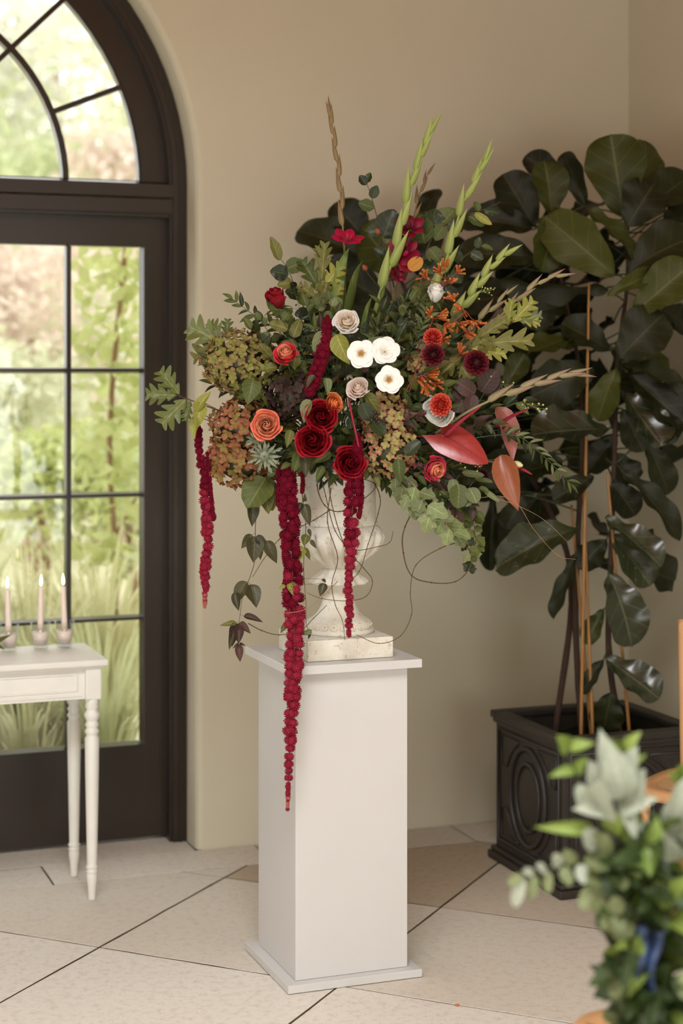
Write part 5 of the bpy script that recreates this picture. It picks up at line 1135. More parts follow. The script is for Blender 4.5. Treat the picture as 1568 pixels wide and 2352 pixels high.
def panel(face):
    """mouldings of one side: rectangular frame, arched inner frame, oval ring and medallion"""
    def T(a, z, o):
        if face == 'left': return W(PU0 + 0.024 - o, -0.71 + a, z)
        return W(1.21 + a, PV0 + 0.024 - o, z)
    def path(pts, r, nm, closed=True):
        m2 = MB(); q = [T(a, z, r * .4) for a, z in pts]; m2.tube(q + ([q[0], q[1]] if closed else []), r, 6, False); obj(nm, m2.mesh(nm), M_LEAD, PL)
    zc = 0.268
    path([(-.225, .075), (.225, .075), (.225, .462), (-.225, .462)], .006, 'panel_frame')
    for sx in (-1, 1):
        for sz in (-1, 1):
            arc = [(sx * (.115 + .085) * 1.0 * cos(q) if False else sx * (0.0 + .175 * sin(q)), zc + sz * .185 * cos(q)) for q in [radians(24 + 42 * i / 8) for i in range(9)]]
            corner = [(sx * .205, arc[-1][1]), (sx * .205, zc + sz * .175), (arc[0][0], zc + sz * .175)]
            path(arc + corner, .0045, 'spandrel_moulding')
    path([(.130 * cos(2 * pi * i / 40), zc + .165 * sin(2 * pi * i / 40)) for i in range(40)], .009, 'oval_ring')
    path([(.085 * cos(2 * pi * i / 36), zc + .115 * sin(2 * pi * i / 36)) for i in range(36)], .0075, 'oval_ring')
    m2 = MB(); m2.ball((0, 0, 0), 1, 24, 10)
    ax = -A if face == 'left' else -B; si = B if face == 'left' else A; c = T(0, zc, 0)
    obj('medallion', m2.mesh('medallion'), M_LEAD, PL, Matrix(((si.x * .072, ax.x * .012, 0, c.x), (si.y * .072, ax.y * .012, 0, c.y), (0, 0, .10, c.z), (0, 0, 0, 1))))
panel('left'); panel('front')
m2 = MB(); m2.grid(lambda a, b: (PU0 + .05 + a * (PU1 - PU0 - .1), PV0 + .05 + b * (PV1 - PV0 - .1), .44 + .012 * noise.noise(Vector((a * 9, b * 9, 0)))), 16, 16)
m2.box(PU0 + .045, PU1 - .045, PV0 + .045, PV1 - .045, .05, .43); wpart('soil', m2, M_SOIL, PL)

M_CANE = m_plain('bamboo_cane', (158, 112, 58), .5, .2, 12); M_BARK = m_plain('fig_bark', (62, 46, 36), .8, .3, 30, .3, .4, 80)
FIGP = random.Random(3)
def fig(label, trunk, leaves, extra):
    path = spline(trunk, 8); t = thing('fiddle_leaf_fig', path[0], label, 'fig tree', 'fiddle-leaf figs in the planter'); k = len(path)
    mb = MB(); mb.tube(path, [.0105 * (1.1 - .55 * i / (k - 1)) * (1 + .12 * (i % 4 == 0)) for i in range(k)], 8); obj('trunk', mb.mesh('trunk'), M_BARK, t)
    for lf in leaves:
        (bx, by, tx, ty, w), m = lf[:5], lf[5]; db = lf[6] if len(lf) > 6 else 6.0; dt = lf[7] if len(lf) > 7 else db - .04; nh = lf[8] if len(lf) > 8 else None
        b, e = P(bx, by, db), P(tx, ty, dt); L = (e - b).length
        nh = Vector(nh) if nh else Vector((FIGP.uniform(-.6, .3), -1, FIGP.uniform(.1, .8)))
        put_leaf(t, 'fig', b, e - b, L, min(1.05, w * db / F / L), G[m], nh, i=FIGP.randrange(5))
        q = min(path, key=lambda s: (s - b).length)
        if (q - b).length < .45: tube_obj('petiole', spline([q, q.lerp(b, .5) + Z * .01, b], 3), .003, M_STEMD, t, 5)
    for (x0, x1, y0, y1, d0, d1, n, ms) in extra:
        for i in range(n):
            b = P(FIGP.uniform(x0, x1), FIGP.uniform(y0, y1), FIGP.uniform(d0, d1)); q = min(path, key=lambda s: (s - b).length + FIGP.uniform(0, .1)); out = (b - q); out = out.normalized() if out.length > .02 else Vector((FIGP.uniform(-1, 1), -.3, .2)).normalized()
            L = FIGP.uniform(.17, .25); d = out + Vector((FIGP.uniform(-.4, .4), FIGP.uniform(-.5, .2), FIGP.uniform(-.5, .25)))
            put_leaf(t, 'fig', b, d, L, FIGP.uniform(.55, .75), G[FIGP.choice(ms)], Vector((FIGP.uniform(-.6, .6), -.8, FIGP.uniform(.1, .9))), i=FIGP.randrange(5))
            tube_obj('petiole', [q, q.lerp(b, .5) + Z * .008, b], .003, M_STEMD, t, 5)
    return t
fig('tall fiddle-leaf fig standing on the right of the planter', [W(1.30, -.74, .43), P(1398, 1500, 5.95), P(1402, 1300, 5.95), P(1412, 1000, 5.96), P(1418, 830, 5.97), P(1440, 650, 6.0), P(1438, 500, 6.02)], [
 (1432, 500, 1402, 308, 140, 'figl', 6.0, 5.98, (-.2, -1, .1)), (1470, 455, 1512, 320, 82, 'figl', 6.05, 6.05, (.4, -1, .2)), (1480, 490, 1580, 385, 95, 'fig', 6.0, 5.98), (1440, 520, 1500, 420, 110, 'fig', 5.94, 5.9, (0, -1, .3)),
 (1400, 470, 1455, 340, 80, 'fig', 6.1, 6.12), (1410, 632, 1268, 508, 118, 'figl', 5.9, 5.82, (-.5, -1, .3)), (1345, 480, 1468, 570, 78, 'figl', 5.92, 5.86, (.2, -1, .9)), (1440, 625, 1585, 515, 120, 'fig', 5.9, 5.85, (.1, -1, .6)), (1455, 720, 1585, 605, 105, 'figl', 5.88, 5.82, (.2, -1, .5)), (1395, 660, 1150, 660, 70, 'fig', 5.95, 5.85, (0, -.6, -.8)),
 (1395, 678, 1510, 612, 42, 'figl', 5.86, 5.82), (1422, 822, 1515, 722, 122, 'fig', 5.86, 5.8, (.1, -1, .4)), (1402, 805, 1296, 738, 82, 'fig', 5.92, 5.88), (1415, 848, 1370, 948, 72, 'figl', 5.9, 5.86), (1430, 832, 1585, 872, 74, 'fig', 5.9, 5.82, (0, -.7, .8)), (1440, 855, 1580, 985, 84, 'fig', 5.9, 5.82, (.4, -1, .5)), (1432, 902, 1516, 1028, 82, 'figs', 5.88, 5.8, (.3, -.7, .9)), (1500, 950, 1556, 1012, 66, 'fig', 5.86, 5.8), (1430, 940, 1474, 1034, 66, 'fig', 5.92, 5.88),
 (1486, 1018, 1546, 1132, 72, 'fig', 5.92, 5.9), (1430, 1085, 1580, 1205, 72, 'fig', 5.9, 5.8, (.4, -1, .5)), (1404, 1108, 1462, 1176, 76, 'fig', 5.94, 5.9), (1390, 1190, 1524, 1292, 82, 'figs', 5.88, 5.8, (.2, -.7, .8)), (1408, 1230, 1496, 1342, 80, 'figb', 5.92, 5.86), (1398, 1318, 1470, 1468, 116, 'figs', 5.86, 5.78, (.1, -.8, .6)), (1390, 1512, 1516, 1598, 92, 'figs', 5.86, 5.78, (.1, -.8, .7)), (1386, 1400, 1342, 1472, 46, 'figl', 5.94, 5.9), (1386, 1515, 1334, 1576, 40, 'fig', 5.92, 5.88), (1402, 1590, 1388, 1680, 84, 'fig', 5.96, 5.95, (0, -1, .2)), (1392, 1240, 1330, 1302, 66, 'fig', 5.96, 5.92), (1410, 1040, 1450, 1110, 70, 'fig', 6.0, 5.98), (1415, 1000, 1350, 1080, 70, 'fig', 6.02, 6.0)],
 [(1340, 1560, 480, 700, 6.05, 6.25, 12, ['fig']), (1330, 1540, 700, 1050, 6.0, 6.2, 18, ['fig', 'fig', 'figl']), (1360, 1460, 1050, 1320, 6.0, 6.15, 5, ['fig'])])
fig('fiddle-leaf fig in the middle of the planter with a blemished leaf', [W(1.16, -.72, .43), P(1322, 1450, 6.0), P(1326, 1250, 6.0), P(1335, 1050, 6.0), P(1330, 850, 6.0), P(1290, 650, 6.02), P(1268, 520, 6.04)], [
 (1228, 522, 1158, 398, 105, 'fig', 6.02, 6.0), (1224, 528, 1082, 478, 84, 'fig', 6.0, 5.96), (1292, 422, 1212, 352, 60, 'fig', 6.06, 6.05), (1266, 502, 1262, 368, 82, 'figl', 6.0, 5.98, (.3, -1, .2)), (1346, 472, 1290, 350, 62, 'fig', 6.02, 6.02), (1280, 478, 1252, 614, 86, 'figl', 5.95, 5.9, (.2, -1, .4)), (1230, 592, 1076, 560, 100, 'fig', 5.98, 5.92), (1304, 775, 1216, 812, 92, 'figl', 5.94, 5.86), (1158, 892, 1204, 812, 56, 'figl', 5.92, 5.92), (1362, 850, 1238, 892, 108, 'fig', 5.92, 5.84), (1400, 985, 1228, 985, 112, 'figs', 5.86, 5.74, (.0, -.75, .8)), (1362, 1094, 1272, 1144, 58, 'fig', 5.9, 5.84), (1292, 1060, 1176, 1092, 88, 'fig', 5.94, 5.88), (1326, 1214, 1152, 1262, 96, 'figb', 5.88, 5.78, (-.1, -.8, .6)), (1202, 1138, 1162, 1216, 62, 'fig', 5.95, 5.92), (1136, 1128, 1116, 1312, 38, 'fig', 5.98, 5.96), (1322, 1272, 1274, 1424, 52, 'fig', 5.94, 5.92), (1300, 700, 1200, 720, 90, 'fig', 6.0, 5.95), (1290, 800, 1350, 740, 80, 'figl', 5.98, 5.95), (1320, 940, 1250, 930, 90, 'fig', 6.0, 5.95)],
 [(1090, 1330, 480, 700, 6.1, 6.3, 12, ['fig']), (1090, 1330, 700, 1040, 6.05, 6.3, 26, ['fig', 'fig', 'figl']), (1130, 1340, 1000, 1180, 6.0, 6.25, 10, ['fig'])])
fig('fiddle-leaf fig leaning left behind the flower arrangement', [W(1.08, -.66, .43), P(1312, 1350, 6.08), P(1250, 1150, 6.1), P(1090, 900, 6.12), P(960, 720, 6.12), P(900, 600, 6.12)], [
 (850, 600, 702, 505, 92, 'fig', 6.08, 6.05), (845, 560, 775, 462, 84, 'fig', 6.1, 6.08), (930, 640, 828, 520, 120, 'figl', 6.06, 6.0, (-.2, -1, .4)), (966, 530, 990, 426, 58, 'fig', 6.1, 6.1), (900, 700, 742, 610, 108, 'fig', 6.06, 6.0), (935, 722, 810, 730, 122, 'fig', 6.05, 6.0), (1000, 620, 960, 500, 90, 'fig', 6.12, 6.12), (1050, 760, 1110, 640, 80, 'fig', 6.1, 6.1)],
 [(800, 1080, 600, 760, 6.1, 6.25, 12, ['fig']), (1000, 1160, 760, 1000, 6.05, 6.25, 10, ['fig'])])
for lab, a, b in (('golden bamboo cane rising highest through the fig leaves', W(1.12, -.78, .40), P(1352, 650, 5.9)), ('short bamboo cane crossing the middle fig trunk', W(1.17, -.78, .40), P(1338, 1090, 5.92)), ('bamboo cane tied to the right fig trunk', W(1.31, -.79, .40), P(1394, 1085, 5.9)), ('bamboo cane leaning behind the golden one', W(1.19, -.74, .40), P(1312, 1160, 5.98))):
    t = thing('bamboo_cane', a, lab, 'cane', 'bamboo canes staking the figs'); pth = [a.lerp(b, i / 24) for i in range(25)]
    mb = MB(); mb.tube(pth, [.0062 - .002 * i / 24 + (.0007 if i % 5 == 0 else 0) for i in range(25)], 8); obj('cane', mb.mesh('cane'), M_CANE, t)

# ================================================================== cane-seated wooden chairs
M_BEECH = m_plain('honey_beech_wood', (196, 148, 100), .42, .12, 7, .4)
def mk_cane():
    m = N('woven_cane'); tc = m.node('ShaderNodeTexCoord'); w1 = m.node('ShaderNodeTexWave'); w2 = m.node('ShaderNodeTexWave'); w2.bands_direction = 'Y'
    for w in (w1, w2): m.link(tc.outputs['Object'], w.inputs['Vector']); w.inputs['Scale'].default_value = 32
    k = m.math('MULTIPLY', w1.outputs['Fac'], w2.outputs['Fac']); col = m.mix(k, lin((206, 168, 120)), lin((140, 98, 60))); m.bump(k, .4, .004)
    return m.set(**{'Base Color': col, 'Roughness': .6})
M_WEAVE = mk_cane()
def chair(label, cx, cy, fdeg):
    f = radians(fdeg); y = Vector((cos(f), sin(f), 0)); x = y.cross(Z); M = Matrix(((x.x, y.x, 0, cx), (x.y, y.y, 0, cy), (0, 0, 1, 0.001), (0, 0, 0, 1)))
    t = thing('cane_chair', (cx, cy, 0), label, 'chair', 'honey wood cane chairs')
    def part(nm, mb, mat=M_BEECH): obj(nm, mb.mesh(nm), mat, t, M)
    def se(q, s=1.0, n=3.2):
        c, d = cos(q), sin(q); r = (abs(c) ** n + abs(d) ** n) ** (-1 / n); return r * c * .208 * s * (1 + .05 * d), r * d * .208 * s
    mb = MB(); K = 48; prof = [(1.0, .425), (1.015, .435), (1.015, .447), (1.0, .456), (.80, .458), (.78, .452), (.78, .43)]
    vs = [(*se(2 * pi * k / K, s), z) for s, z in prof for k in range(K)]; n = len(prof)
    mb.add(vs, [(j * K + k, j * K + (k + 1) % K, ((j + 1) % n) * K + (k + 1) % K, ((j + 1) % n) * K + k) for j in range(n) for k in range(K)]); part('seat_frame', mb)
    mb = MB(); mb.add([(*se(2 * pi * k / K, .79), .451) for k in range(K)] + [(*se(2 * pi * k / K, .79), .443) for k in range(K)], [tuple(range(K)), tuple(range(K, 2 * K))[::-1]], smooth=False); part('cane_seat', mb, M_WEAVE)
    for sx in (-1, 1):
        mb = MB(); mb.tube(spline([(sx * .165, .165, .43), (sx * .172, .172, .2), (sx * .185, .185, 0)], 4), [.017, .017, .0165, .016, .0155, .015, .0145, .014, .0135], 10); part('leg', mb)
        mb = MB(); mb.tube(spline([(sx * .165, -.21, 0), (sx * .155, -.165, .25), (sx * .158, -.155, .45), (sx * .175, -.185, .70), (sx * .195, -.225, .915)], 5), [.0135 + .0025 * sin(pi * i / 20) for i in range(21)], 10); part('back_post', mb)
    mb = MB(); cr = spline([(-.20, -.212, .885), (-.1, -.25, .892), (0, -.262, .895), (.1, -.25, .892), (.20, -.212, .885)], 6); k = len(cr)
    vs = []; sec = [(-.010, -.032), (.010, -.032), (.013, 0), (.010, .032), (-.010, .032), (-.013, 0)]
    for i, p in enumerate(cr):
        e = 1 if 0 < i < k - 1 else .55; tt = (cr[min(i + 1, k - 1)] - cr[max(i - 1, 0)]).normalized(); nn = Vector((-tt.y, tt.x, 0))
        vs += [p + nn * a * e + Z * b * e for a, b in sec]
    mb.add(vs, [(i * 6 + j, i * 6 + (j + 1) % 6, (i + 1) * 6 + (j + 1) % 6, (i + 1) * 6 + j) for i in range(k - 1) for j in range(6)] + [tuple(range(6))[::-1], tuple((k - 1) * 6 + j for j in range(6))], smooth=False); part('crest_rail', mb)
    for s in (-1, 1):
        mb = MB(); mb.tube(spline([(s * .158, -.158, .475), (s * .04, -.195, .63), (-s * .06, -.215, .72), (-s * .185, -.208, .86)], 5), .0085, 8); part('cross_slat', mb)
    for a, b in (((-.17, .17, .22), (.17, .17, .22)), ((-.157, -.165, .24), (.157, -.165, .24)), ((-.17, .17, .20), (-.157, -.17, .20)), ((.17, .17, .20), (.157, -.17, .20))):
        mb = MB(); mb.tube([a, b], .009, 8); part('stretcher', mb)
    return t
chair('honey wood cane-seated chair beside the planter at the right edge', 1.146, 5.32, 238.5)
chair('honey wood chair hidden behind the blurred foreground greenery', 0.66, 3.26, 97)

# ================================================================== blurred greenery tied to the near chair
G['silver'] = m_leaf('leaf_silver', (144, 150, 130), (168, 172, 152), (188, 190, 172), rough=.55)
G['fgreen'] = m_leaf('leaf_fresh_green', (96, 118, 46), (134, 150, 70), (164, 174, 104), rough=.45)
G['fdark'] = m_leaf('leaf_deep_green', (34, 48, 22), (58, 74, 34), (84, 98, 54), rough=.4)
FA = P(1470, 2120, 3.03)
def fg(label, name, stem, leaves, kind, mats, w): return manual(name, label, 'foliage', ptsP(*stem), leaves, kind, mats, w, M_STEMD, .002, 'foreground greenery on the near chair')
fg('silver-leaved branch standing highest in the foreground greenery', 'silver_leaf_branch', [(1450, 2080, 3.0), (1440, 1950, 2.98), (1420, 1850, 2.96), (1408, 1760, 2.95)],
   [((1412, 1800, 2.95), (1390, 1700, 2.93), .55), ((1405, 1830, 2.95), (1440, 1740, 2.9), .7), ((1400, 1840, 2.94), (1365, 1760, 2.9), .8), ((1420, 1850, 2.95), (1478, 1770, 2.92), .7), ((1400, 1860, 2.94), (1350, 1850, 2.9), .6), ((1420, 1860, 2.94), (1480, 1830, 2.9), .6), ((1440, 1840, 2.94), (1455, 1925, 2.9), .4), ((1380, 1870, 2.94), (1375, 1800, 2.88), .8), ((1430, 1830, 2.92), (1410, 1740, 2.88), .7)], 'ovate', ['silver'], .6)
fg('silver leaves at the right edge of the foreground greenery', 'silver_leaf_branch', [(1500, 2080, 3.0), (1530, 1960, 2.97), (1560, 1860, 2.95)],
   [((1545, 1900, 2.95), (1568, 1810, 2.92), .6), ((1540, 1930, 2.95), (1500, 1890, 2.9), .6), ((1545, 1950, 2.95), (1590, 1890, 2.9), .7), ((1535, 1980, 2.94), (1525, 1920, 2.9), .7), ((1560, 1860, 2.95), (1585, 1780, 2.93), .6)], 'ovate', ['silver'], .6)
fg('eucalyptus sprig with paired leaves pointing left in the foreground', 'eucalyptus_sprig', [(1440, 2010, 3.0), (1350, 1985, 2.97), (1270, 1990, 2.95), (1180, 2020, 2.94)],
   [((1200, 2012, 2.94), (1165, 2030, 2.93), .6), ((1198, 2015, 2.94), (1180, 2085, 2.93), .45), ((1225, 2005, 2.94), (1200, 2000, 2.93), .7), ((1225, 2008, 2.94), (1222, 2065, 2.93), .5), ((1255, 1998, 2.95), (1232, 1990, 2.93), .7), ((1255, 2000, 2.95), (1260, 2050, 2.93), .5), ((1285, 1990, 2.95), (1275, 1965, 2.93), .7), ((1290, 1992, 2.95), (1310, 2030, 2.93), .7), ((1320, 1985, 2.96), (1300, 1960, 2.94), .7), ((1330, 1985, 2.96), (1345, 2030, 2.94), .7)], 'round', ['silver', 'sage'], .6)
fg('eucalyptus sprig with round pale leaves over the planter base', 'eucalyptus_sprig', [(1450, 2100, 3.0), (1400, 2000, 2.97), (1375, 1930, 2.96)],
   [((1385, 1980, 2.95), (1345, 1985, 2.92), .8), ((1380, 1960, 2.95), (1390, 1915, 2.92), .8), ((1375, 1945, 2.95), (1350, 1915, 2.92), .8), ((1390, 2010, 2.95), (1350, 2025, 2.92), .8), ((1395, 2030, 2.95), (1330, 2080, 2.93), .6), ((1385, 1990, 2.95), (1400, 1965, 2.92), .9)], 'round', ['silver', 'sage'], .8)
fg('fresh green leaf sprig rising over the planter rim', 'green_leaf_sprig', [(1440, 1980, 3.0), (1350, 1850, 2.97), (1315, 1760, 2.96), (1300, 1700, 2.96)],
   [((1305, 1725, 2.96), (1282, 1690, 2.94), .8), ((1308, 1720, 2.96), (1350, 1700, 2.94), .6), ((1318, 1770, 2.96), (1275, 1772, 2.94), .5), ((1325, 1775, 2.96), (1345, 1740, 2.94), .6), ((1335, 1800, 2.96), (1330, 1850, 2.93), .5, 'silver')], 'ovate', ['fgreen'], .6)
fg('fresh green leaf sprig topped beside the silver leaves', 'green_leaf_sprig', [(1470, 1950, 3.0), (1440, 1800, 2.98), (1430, 1720, 2.98)],
   [((1430, 1725, 2.98), (1400, 1700, 2.96), .5), ((1432, 1720, 2.98), (1460, 1690, 2.96), .6), ((1436, 1760, 2.98), (1470, 1740, 2.95), .5)], 'ovate', ['fgreen'], .6)
fg('lime green pointed leaf sprig jutting left in the foreground', 'green_leaf_sprig', [(1470, 1960, 3.0), (1400, 1915, 2.97), (1360, 1905, 2.96)],
   [((1362, 1904, 2.96), (1255, 1900, 2.93), .28), ((1400, 1910, 2.96), (1420, 1870, 2.93), .8), ((1420, 1920, 2.96), (1460, 1880, 2.93), .7)], 'ovate', ['fgreen'], .5)
fg('fresh green leaves at the right edge above the chair seat', 'green_leaf_sprig', [(1540, 1960, 3.0), (1560, 1820, 2.98), (1570, 1770, 2.98)], [((1565, 1800, 2.98), (1545, 1775, 2.95), .6), ((1566, 1790, 2.98), (1590, 1750, 2.95), .7)], 'ovate', ['fgreen'], .6)
rg = random.Random(11)
FMARK = [('the highest silver leaves', 1410, 1790), ('the right silver leaves', 1545, 1910), ('the round eucalyptus sprig', 1375, 1980), ('the blue ribbon', 1480, 2200), ('the lime pointed leaf', 1380, 1905), ('the bottom right corner', 1560, 2340), ('the bottom edge of the bunch', 1420, 2340), ('the left edge of the bunch', 1370, 2150)]
def fwhere(x, y):
    n, mx, my = min(FMARK, key=lambda m: (m[1] - x) ** 2 + (m[2] - y) ** 2)
    dx, dy = x - mx, y - my; return (('right of' if dx > 0 else 'left of') if abs(dx) > abs(dy) else ('below' if dy > 0 else 'above')) + ' ' + n
for i in range(46):
    x = rg.uniform(1350, 1600); y = rg.uniform(1900, 2420)
    if x < 1365 + 40 * abs(sin(y / 60)) : x += 40
    d = rg.uniform(2.86, 3.1); tip = P(x, y, d); base = P(1490 + rg.uniform(-40, 60), min(2500, y + rg.uniform(20, 160)), 3.05)
    k = rg.choice([('ovate', .075, .6, ['fdark', 'fdark', 'fgreen']), ('ovate', .07, .6, ['fdark']), ('round', .045, .85, ['fdark', 'sage']), ('lance', .075, .34, ['fdark', 'fgreen'])])
    spray('dark_leaf_sprig', 'blurred deep green %s sprig %s' % (KNAME[k[0]], fwhere(x, y)), 'foliage', 'deep green sprigs of the foreground bunch', [base, base.lerp(tip, .5) + Vector((-.01, -.02, .02)), tip], k[0], 8, k[1], k[2], [G[m] for m in k[3]], start=.15, ang=55, spread=1.0, droop=.15, rnd=rg)
# blue ribbon
M_RIB = m_plain('blue_satin', (34, 52, 86), .5, .15, 9, .5)
t = thing('blue_ribbon', P(1495, 2130, 2.9), 'blue satin ribbon hanging in the foreground greenery', 'ribbon')
for dx, ph, nm in ((0, 0, 'tail'), (34, 1.4, 'tail')):
    mb = MB(); mb.grid(lambda a, b: P(1462 + dx + (a - .5) * 34 + 12 * sin(b * 5 + ph), 2140 + b * (120 + dx), 2.93 + .012 * sin(b * 7 + ph) + .012 * cos(a * 4)), 4, 16); obj(nm, mb.mesh(nm), M_RIB, t)
mb = MB(); mb.ball(P(1475, 2138, 2.93), .011, 8, 6); obj('knot', mb.mesh('knot'), M_RIB, t)
# leaf sprig lying by the left candle
t = manual('leaf_sprig', 'small green leaf sprig lying beside the leftmost candle glass', 'foliage', [plane_pt(-60, 1500, TZ + .006), plane_pt(-20, 1492, TZ + .012), P(0, 1475, 5.74)], [((-6, 1478, 5.74), (16, 1458, 5.72), .3), ((-10, 1480, 5.74), (8, 1490, 5.72), .3), ((-20, 1485, 5.75), (-5, 1500, 5.72), .35)], 'lance', ['mid'], .3, M_STEMD, .0012)
# fallen petal on the floor
t = thing('fallen_petal', plane_pt(1048, 2308, 0), 'tiny orange petal fallen on the stone floor', 'petal'); obj('petal', LEAF['round'][0], RM['orange'][1], t, frame(plane_pt(1048, 2310, .003), (.4, 1, .05), (0, -.2, 1), .016, .8))

# ================================================================== garden beyond the door
M_LAWN = m_plain('garden_earth', (196, 190, 158), .95, .3, 3, .1)
mb = MB(); mb.grid(lambda a, b: (-24 + 48 * a, .34 + 46 * b, -.06 + .05 * noise.noise(Vector((a * 20, b * 20, 3))) + 2.2 * max(0, b - .25) ** 1.3), 60, 60)
obj('ground', mb.mesh('ground'), M_LAWN, None, WM, 'structure', 'garden ground outside the door')
def m_gard(name, c1, c2):
    m = N(name); n = m.noise(3.0, 2, coord='Object'); n2 = m.noise(40, 1)
    col = m.mix(n2, lin(c1), lin(c2)); m.set(**{'Base Color': col, 'Roughness': .8, 'Specular IOR Level': .2})
    tr = m.node('ShaderNodeBsdfTranslucent'); m.link(col, tr.inputs['Color']); mx = m.node('ShaderNodeMixShader'); mx.inputs[0].default_value = .35
    m.link(m.b.outputs[0], mx.inputs[1]); m.link(tr.outputs[0], mx.inputs[2]); m.link(mx.outputs[0], m.out.inputs['Surface']); return m.m
GM = {'straw': m_gard('garden_straw_grass', (228, 224, 188), (206, 206, 160)), 'grass': m_gard('garden_green_grass', (204, 210, 164), (220, 220, 182)), 'yellow': m_gard('garden_yellow_leaves', (212, 214, 150), (190, 202, 142)), 'pink': m_gard('garden_pink_leaves', (230, 212, 202), (220, 208, 192)), 'pale': m_gard('garden_pale_leaves', (222, 222, 196), (206, 208, 176)), 'grey': m_gard('garden_grey_leaves', (214, 216, 204), (224, 222, 210)), 'green': m_gard('garden_green_leaves', (190, 202, 156), (208, 212, 174))}
def grass(label, u, v, h, n, mat, seed, lean=0.0):
    rr = random.Random(seed); mb = MB(); t = thing('grass_clump', W(u, v, -.05), label, 'grass', 'ornamental grass clumps outside the door')
    for i in range(n):
        a = rr.uniform(0, 2 * pi); r0 = rr.uniform(0, .12); L = h * rr.uniform(.6, 1.15); w = rr.uniform(.006, .013); out = Vector((cos(a), sin(a), 0)); bend = rr.uniform(.25, .9)
        side = Vector((-out.y, out.x, 0)) * w; b0 = out * r0; lv = Vector((lean, 0, 0))
        pts = [b0 + Z * L * f * (1 - .35 * bend * f * f) + (out * bend + lv) * L * f * f * .75 for f in (0, .35, .65, .85, 1.0)]
        vs = []
        for p, k in zip(pts, (1, 1, .8, .5, .05)): vs += [p - side * k, p + side * k]
        mb.add(vs, [(2 * j, 2 * j + 1, 2 * j + 3, 2 * j + 2) for j in range(4)])
    obj('blades', mb.mesh('blades'), GM[mat], t, Matrix.Translation(W(u, v, -.05)), 'stuff')
gr = random.Random(4); spots = [(-.15, .95, .85), (-.5, .8, .7), (-.85, .9, .8), (-1.25, .85, .75), (-.35, 1.45, 1.1), (-.75, 1.5, 1.15), (-1.2, 1.5, 1.15), (-1.65, 1.45, 1.1), (.05, 1.8, 1.15), (-.5, 2.1, 1.25), (-1.0, 2.2, 1.3), (-1.5, 2.15, 1.25), (-2.0, 2.1, 1.2), (-.7, 2.9, 1.35), (-1.3, 3.0, 1.35), (-1.9, 3.0, 1.35), (-2.5, 2.8, 1.3)]
for i, (u, v, h) in enumerate(spots):
    row = 0 if i < 4 else 1 if i < 8 else 2 if i < 13 else 3; pos = i - (0, 4, 8, 13)[row]
    grass('%s arching grass clump from the right, %s' % (('first', 'second', 'third', 'fourth', 'fifth')[pos], ('in the row nearest the glazed door', 'in the second row outside the door', 'in the third row outside the door', 'in the row farthest from the door')[row]), u, v, h, 260, 'straw' if i % 3 else 'grass', i, gr.uniform(-.3, .1))
def leafcloud(name, label, cat, u, v, z0, blobs, n, ls, mat, trunk=None, group=None, seed=1):
    rr = random.Random(seed); mb = MB(); o = W(u, v, z0); t = thing(name, o, label, cat, group); ws = [b[3] ** 2 for b in blobs]
    for i in range(n):
        b = rr.choices(blobs, ws)[0]; q = Vector((rr.gauss(0, 1), rr.gauss(0, 1), rr.gauss(0, 1))).normalized() * (rr.random() ** .4)
        p = Vector((b[0] + q.x * b[3], b[1] + q.y * b[3], b[2] + q.z * b[4])); d = Vector((rr.uniform(-1, 1), rr.uniform(-1, 1), rr.uniform(-.9, .5))).normalized(); s = d.orthogonal().normalized()
        s = (Matrix.Rotation(rr.uniform(0, 6), 3, d) @ s); L = ls * rr.uniform(.6, 1.3); nn = d.cross(s)
        mb.add([p, p + d * L * .5 + s * L * .28 + nn * L * .06, p + d * L, p + d * L * .5 - s * L * .28 + nn * L * .06], [(0, 1, 2), (0, 2, 3)])
    obj('foliage', mb.mesh('foliage'), GM[mat], t, Matrix.Translation(o), 'stuff')
    if trunk:
        m2 = MB()
        for pts, r in trunk: m2.tube(spline([Vector(p) for p in pts], 5), r, 6)
        obj('trunk', m2.mesh('trunk'), M_TWIGP, t, Matrix.Translation(o))
    return t
def off(px, py, d):        # garden spot seen through the door at a pixel, in wall axes
    q = P(px, py, d) - P0; return q.dot(A), q.dot(B), q.z
def gcloud(label, name, cat, px, py, d, rx, rz, n, ls, mat, seed, stem=True, group=None):
    u, v, z = off(px, py, d); z0 = -.05; rz_ = rz
    tr = [([(0, 0, 0), (.05, 0, z * .5), (0, 0, z)], .02 + .01 * rx)] if stem else None
    rr = random.Random(seed * 5); bl = [(0, 0, z - z0, rx, rz)] + [(rr.uniform(-.6, .6) * rx, rr.uniform(-.3, .3) * rx, z - z0 + rr.uniform(-.7, .7) * rz, rx * .5, rz * .45) for _ in range(5)]
    return leafcloud(name, label, cat, u, v, z0, bl, n, ls, mat, tr, group, seed)
# young yellow-green tree close behind the right panes
u, v, z = off(252, 1150, 8.0)
leafcloud('sapling', 'slender yellow-green sapling outside the right-hand panes', 'tree', u, v, -.05, [(.06, 0, 2.25, .26, .22), (.02, 0, 1.95, .22, .18), (.10, 0, 1.68, .24, .18), (-.02, 0, 1.42, .22, .16), (.12, 0, 1.2, .2, .14), (.0, 0, .95, .16, .12)], 520, .105, 'yellow', [([(0, 0, 0), (.03, 0, .8), (.0, 0, 1.5), (.08, 0, 2.4)], .014), ([(.02, 0, 1.0), (.15, 0, 1.25), (.2, 0, 1.5)], .008)], None, 3)
sh = 'shrubs in the garden'
gcloud('pinkish shrub behind the upper left panes', 'garden_shrub', 'shrub', 70, 760, 11, .75, .75, 1500, .10, 'pink', 5, group=sh)
gcloud('pale shrub behind the middle left panes', 'garden_shrub', 'shrub', 60, 1000, 10, .65, .5, 1400, .09, 'pale', 6, group=sh)
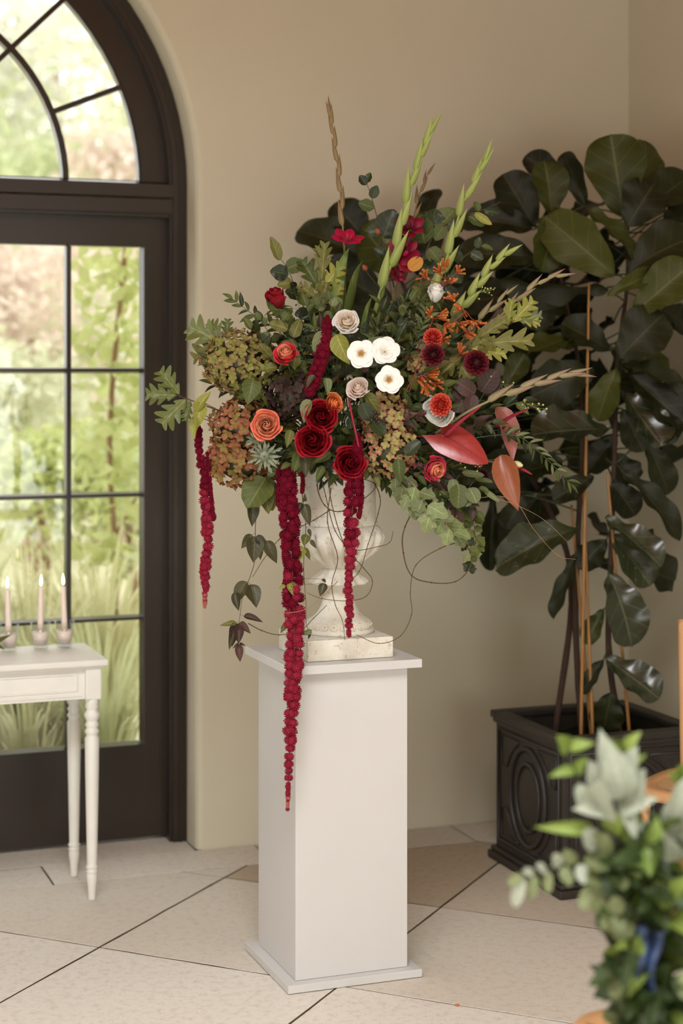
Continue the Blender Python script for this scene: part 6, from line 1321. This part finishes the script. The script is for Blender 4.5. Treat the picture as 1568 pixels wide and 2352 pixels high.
gcloud('low yellow-green shrub behind the lower left panes', 'garden_shrub', 'shrub', 90, 1120, 9.2, .5, .35, 1100, .08, 'yellow', 7, group=sh)
gcloud('pale shrub behind the sapling', 'garden_shrub', 'shrub', 260, 900, 12, .9, .9, 1700, .11, 'pale', 8, group=sh)
gcloud('pink shrub behind the sapling top', 'garden_shrub', 'shrub', 210, 640, 13, .8, .7, 1300, .11, 'pink', 9, group=sh)
gcloud('green shrub low behind the sapling', 'garden_shrub', 'shrub', 290, 1150, 9.6, .55, .4, 1100, .09, 'green', 10, group=sh)
gcloud('green shrub far left behind the door', 'garden_shrub', 'shrub', -120, 1000, 10.5, .7, .8, 1400, .1, 'green', 11, group=sh)
tr_ = 'trees beyond the garden'
gcloud('pale tree seen through the right of the fanlight', 'garden_tree', 'tree', 240, 330, 17, 1.7, 1.4, 1900, .17, 'pale', 12, group=tr_)
gcloud('grey-green tree seen through the left of the fanlight', 'garden_tree', 'tree', 20, 260, 19, 2.0, 1.6, 2000, .18, 'grey', 13, group=tr_)
gcloud('tall pale tree behind the centre of the fanlight', 'garden_tree', 'tree', 130, 60, 21, 2.2, 1.6, 1700, .2, 'grey', 14, group=tr_)
gcloud('green tree low behind the top panes', 'garden_tree', 'tree', 60, 560, 16, 1.3, 1.0, 1700, .15, 'green', 15, group=tr_)
gcloud('pink-leaved tree at the lower right of the fanlight', 'garden_tree', 'tree', 300, 420, 15, .6, .5, 700, .13, 'pink', 16, group=tr_)
gcloud('broad green tree far left of the fanlight', 'garden_tree', 'tree', -220, 400, 18, 2.0, 1.8, 1700, .18, 'green', 17, group=tr_)
gcloud('pale hedge tree closing the view behind the shrubs', 'garden_tree', 'tree', 160, 820, 18, 2.6, 1.7, 2600, .18, 'pale', 18, group=tr_)

# sprigs that would share a label are told apart by their height in the bunch
same = {}
for o, z in TIP.items(): same.setdefault(o['label'], []).append((z, o))
for lab, lst in same.items():
    if len(lst) > 1:
        lst.sort(key=lambda q: -q[0]); n = len(lst)
        for i, (z, o) in enumerate(lst):
            w = ('the higher one', 'the lower one')[i] if n == 2 else ('topmost' if i == 0 else 'lowest' if i == n - 1 else ('second', 'third', 'fourth', 'fifth', 'sixth')[i - 1] + ' from top')
            o['label'] = lab + ', ' + w
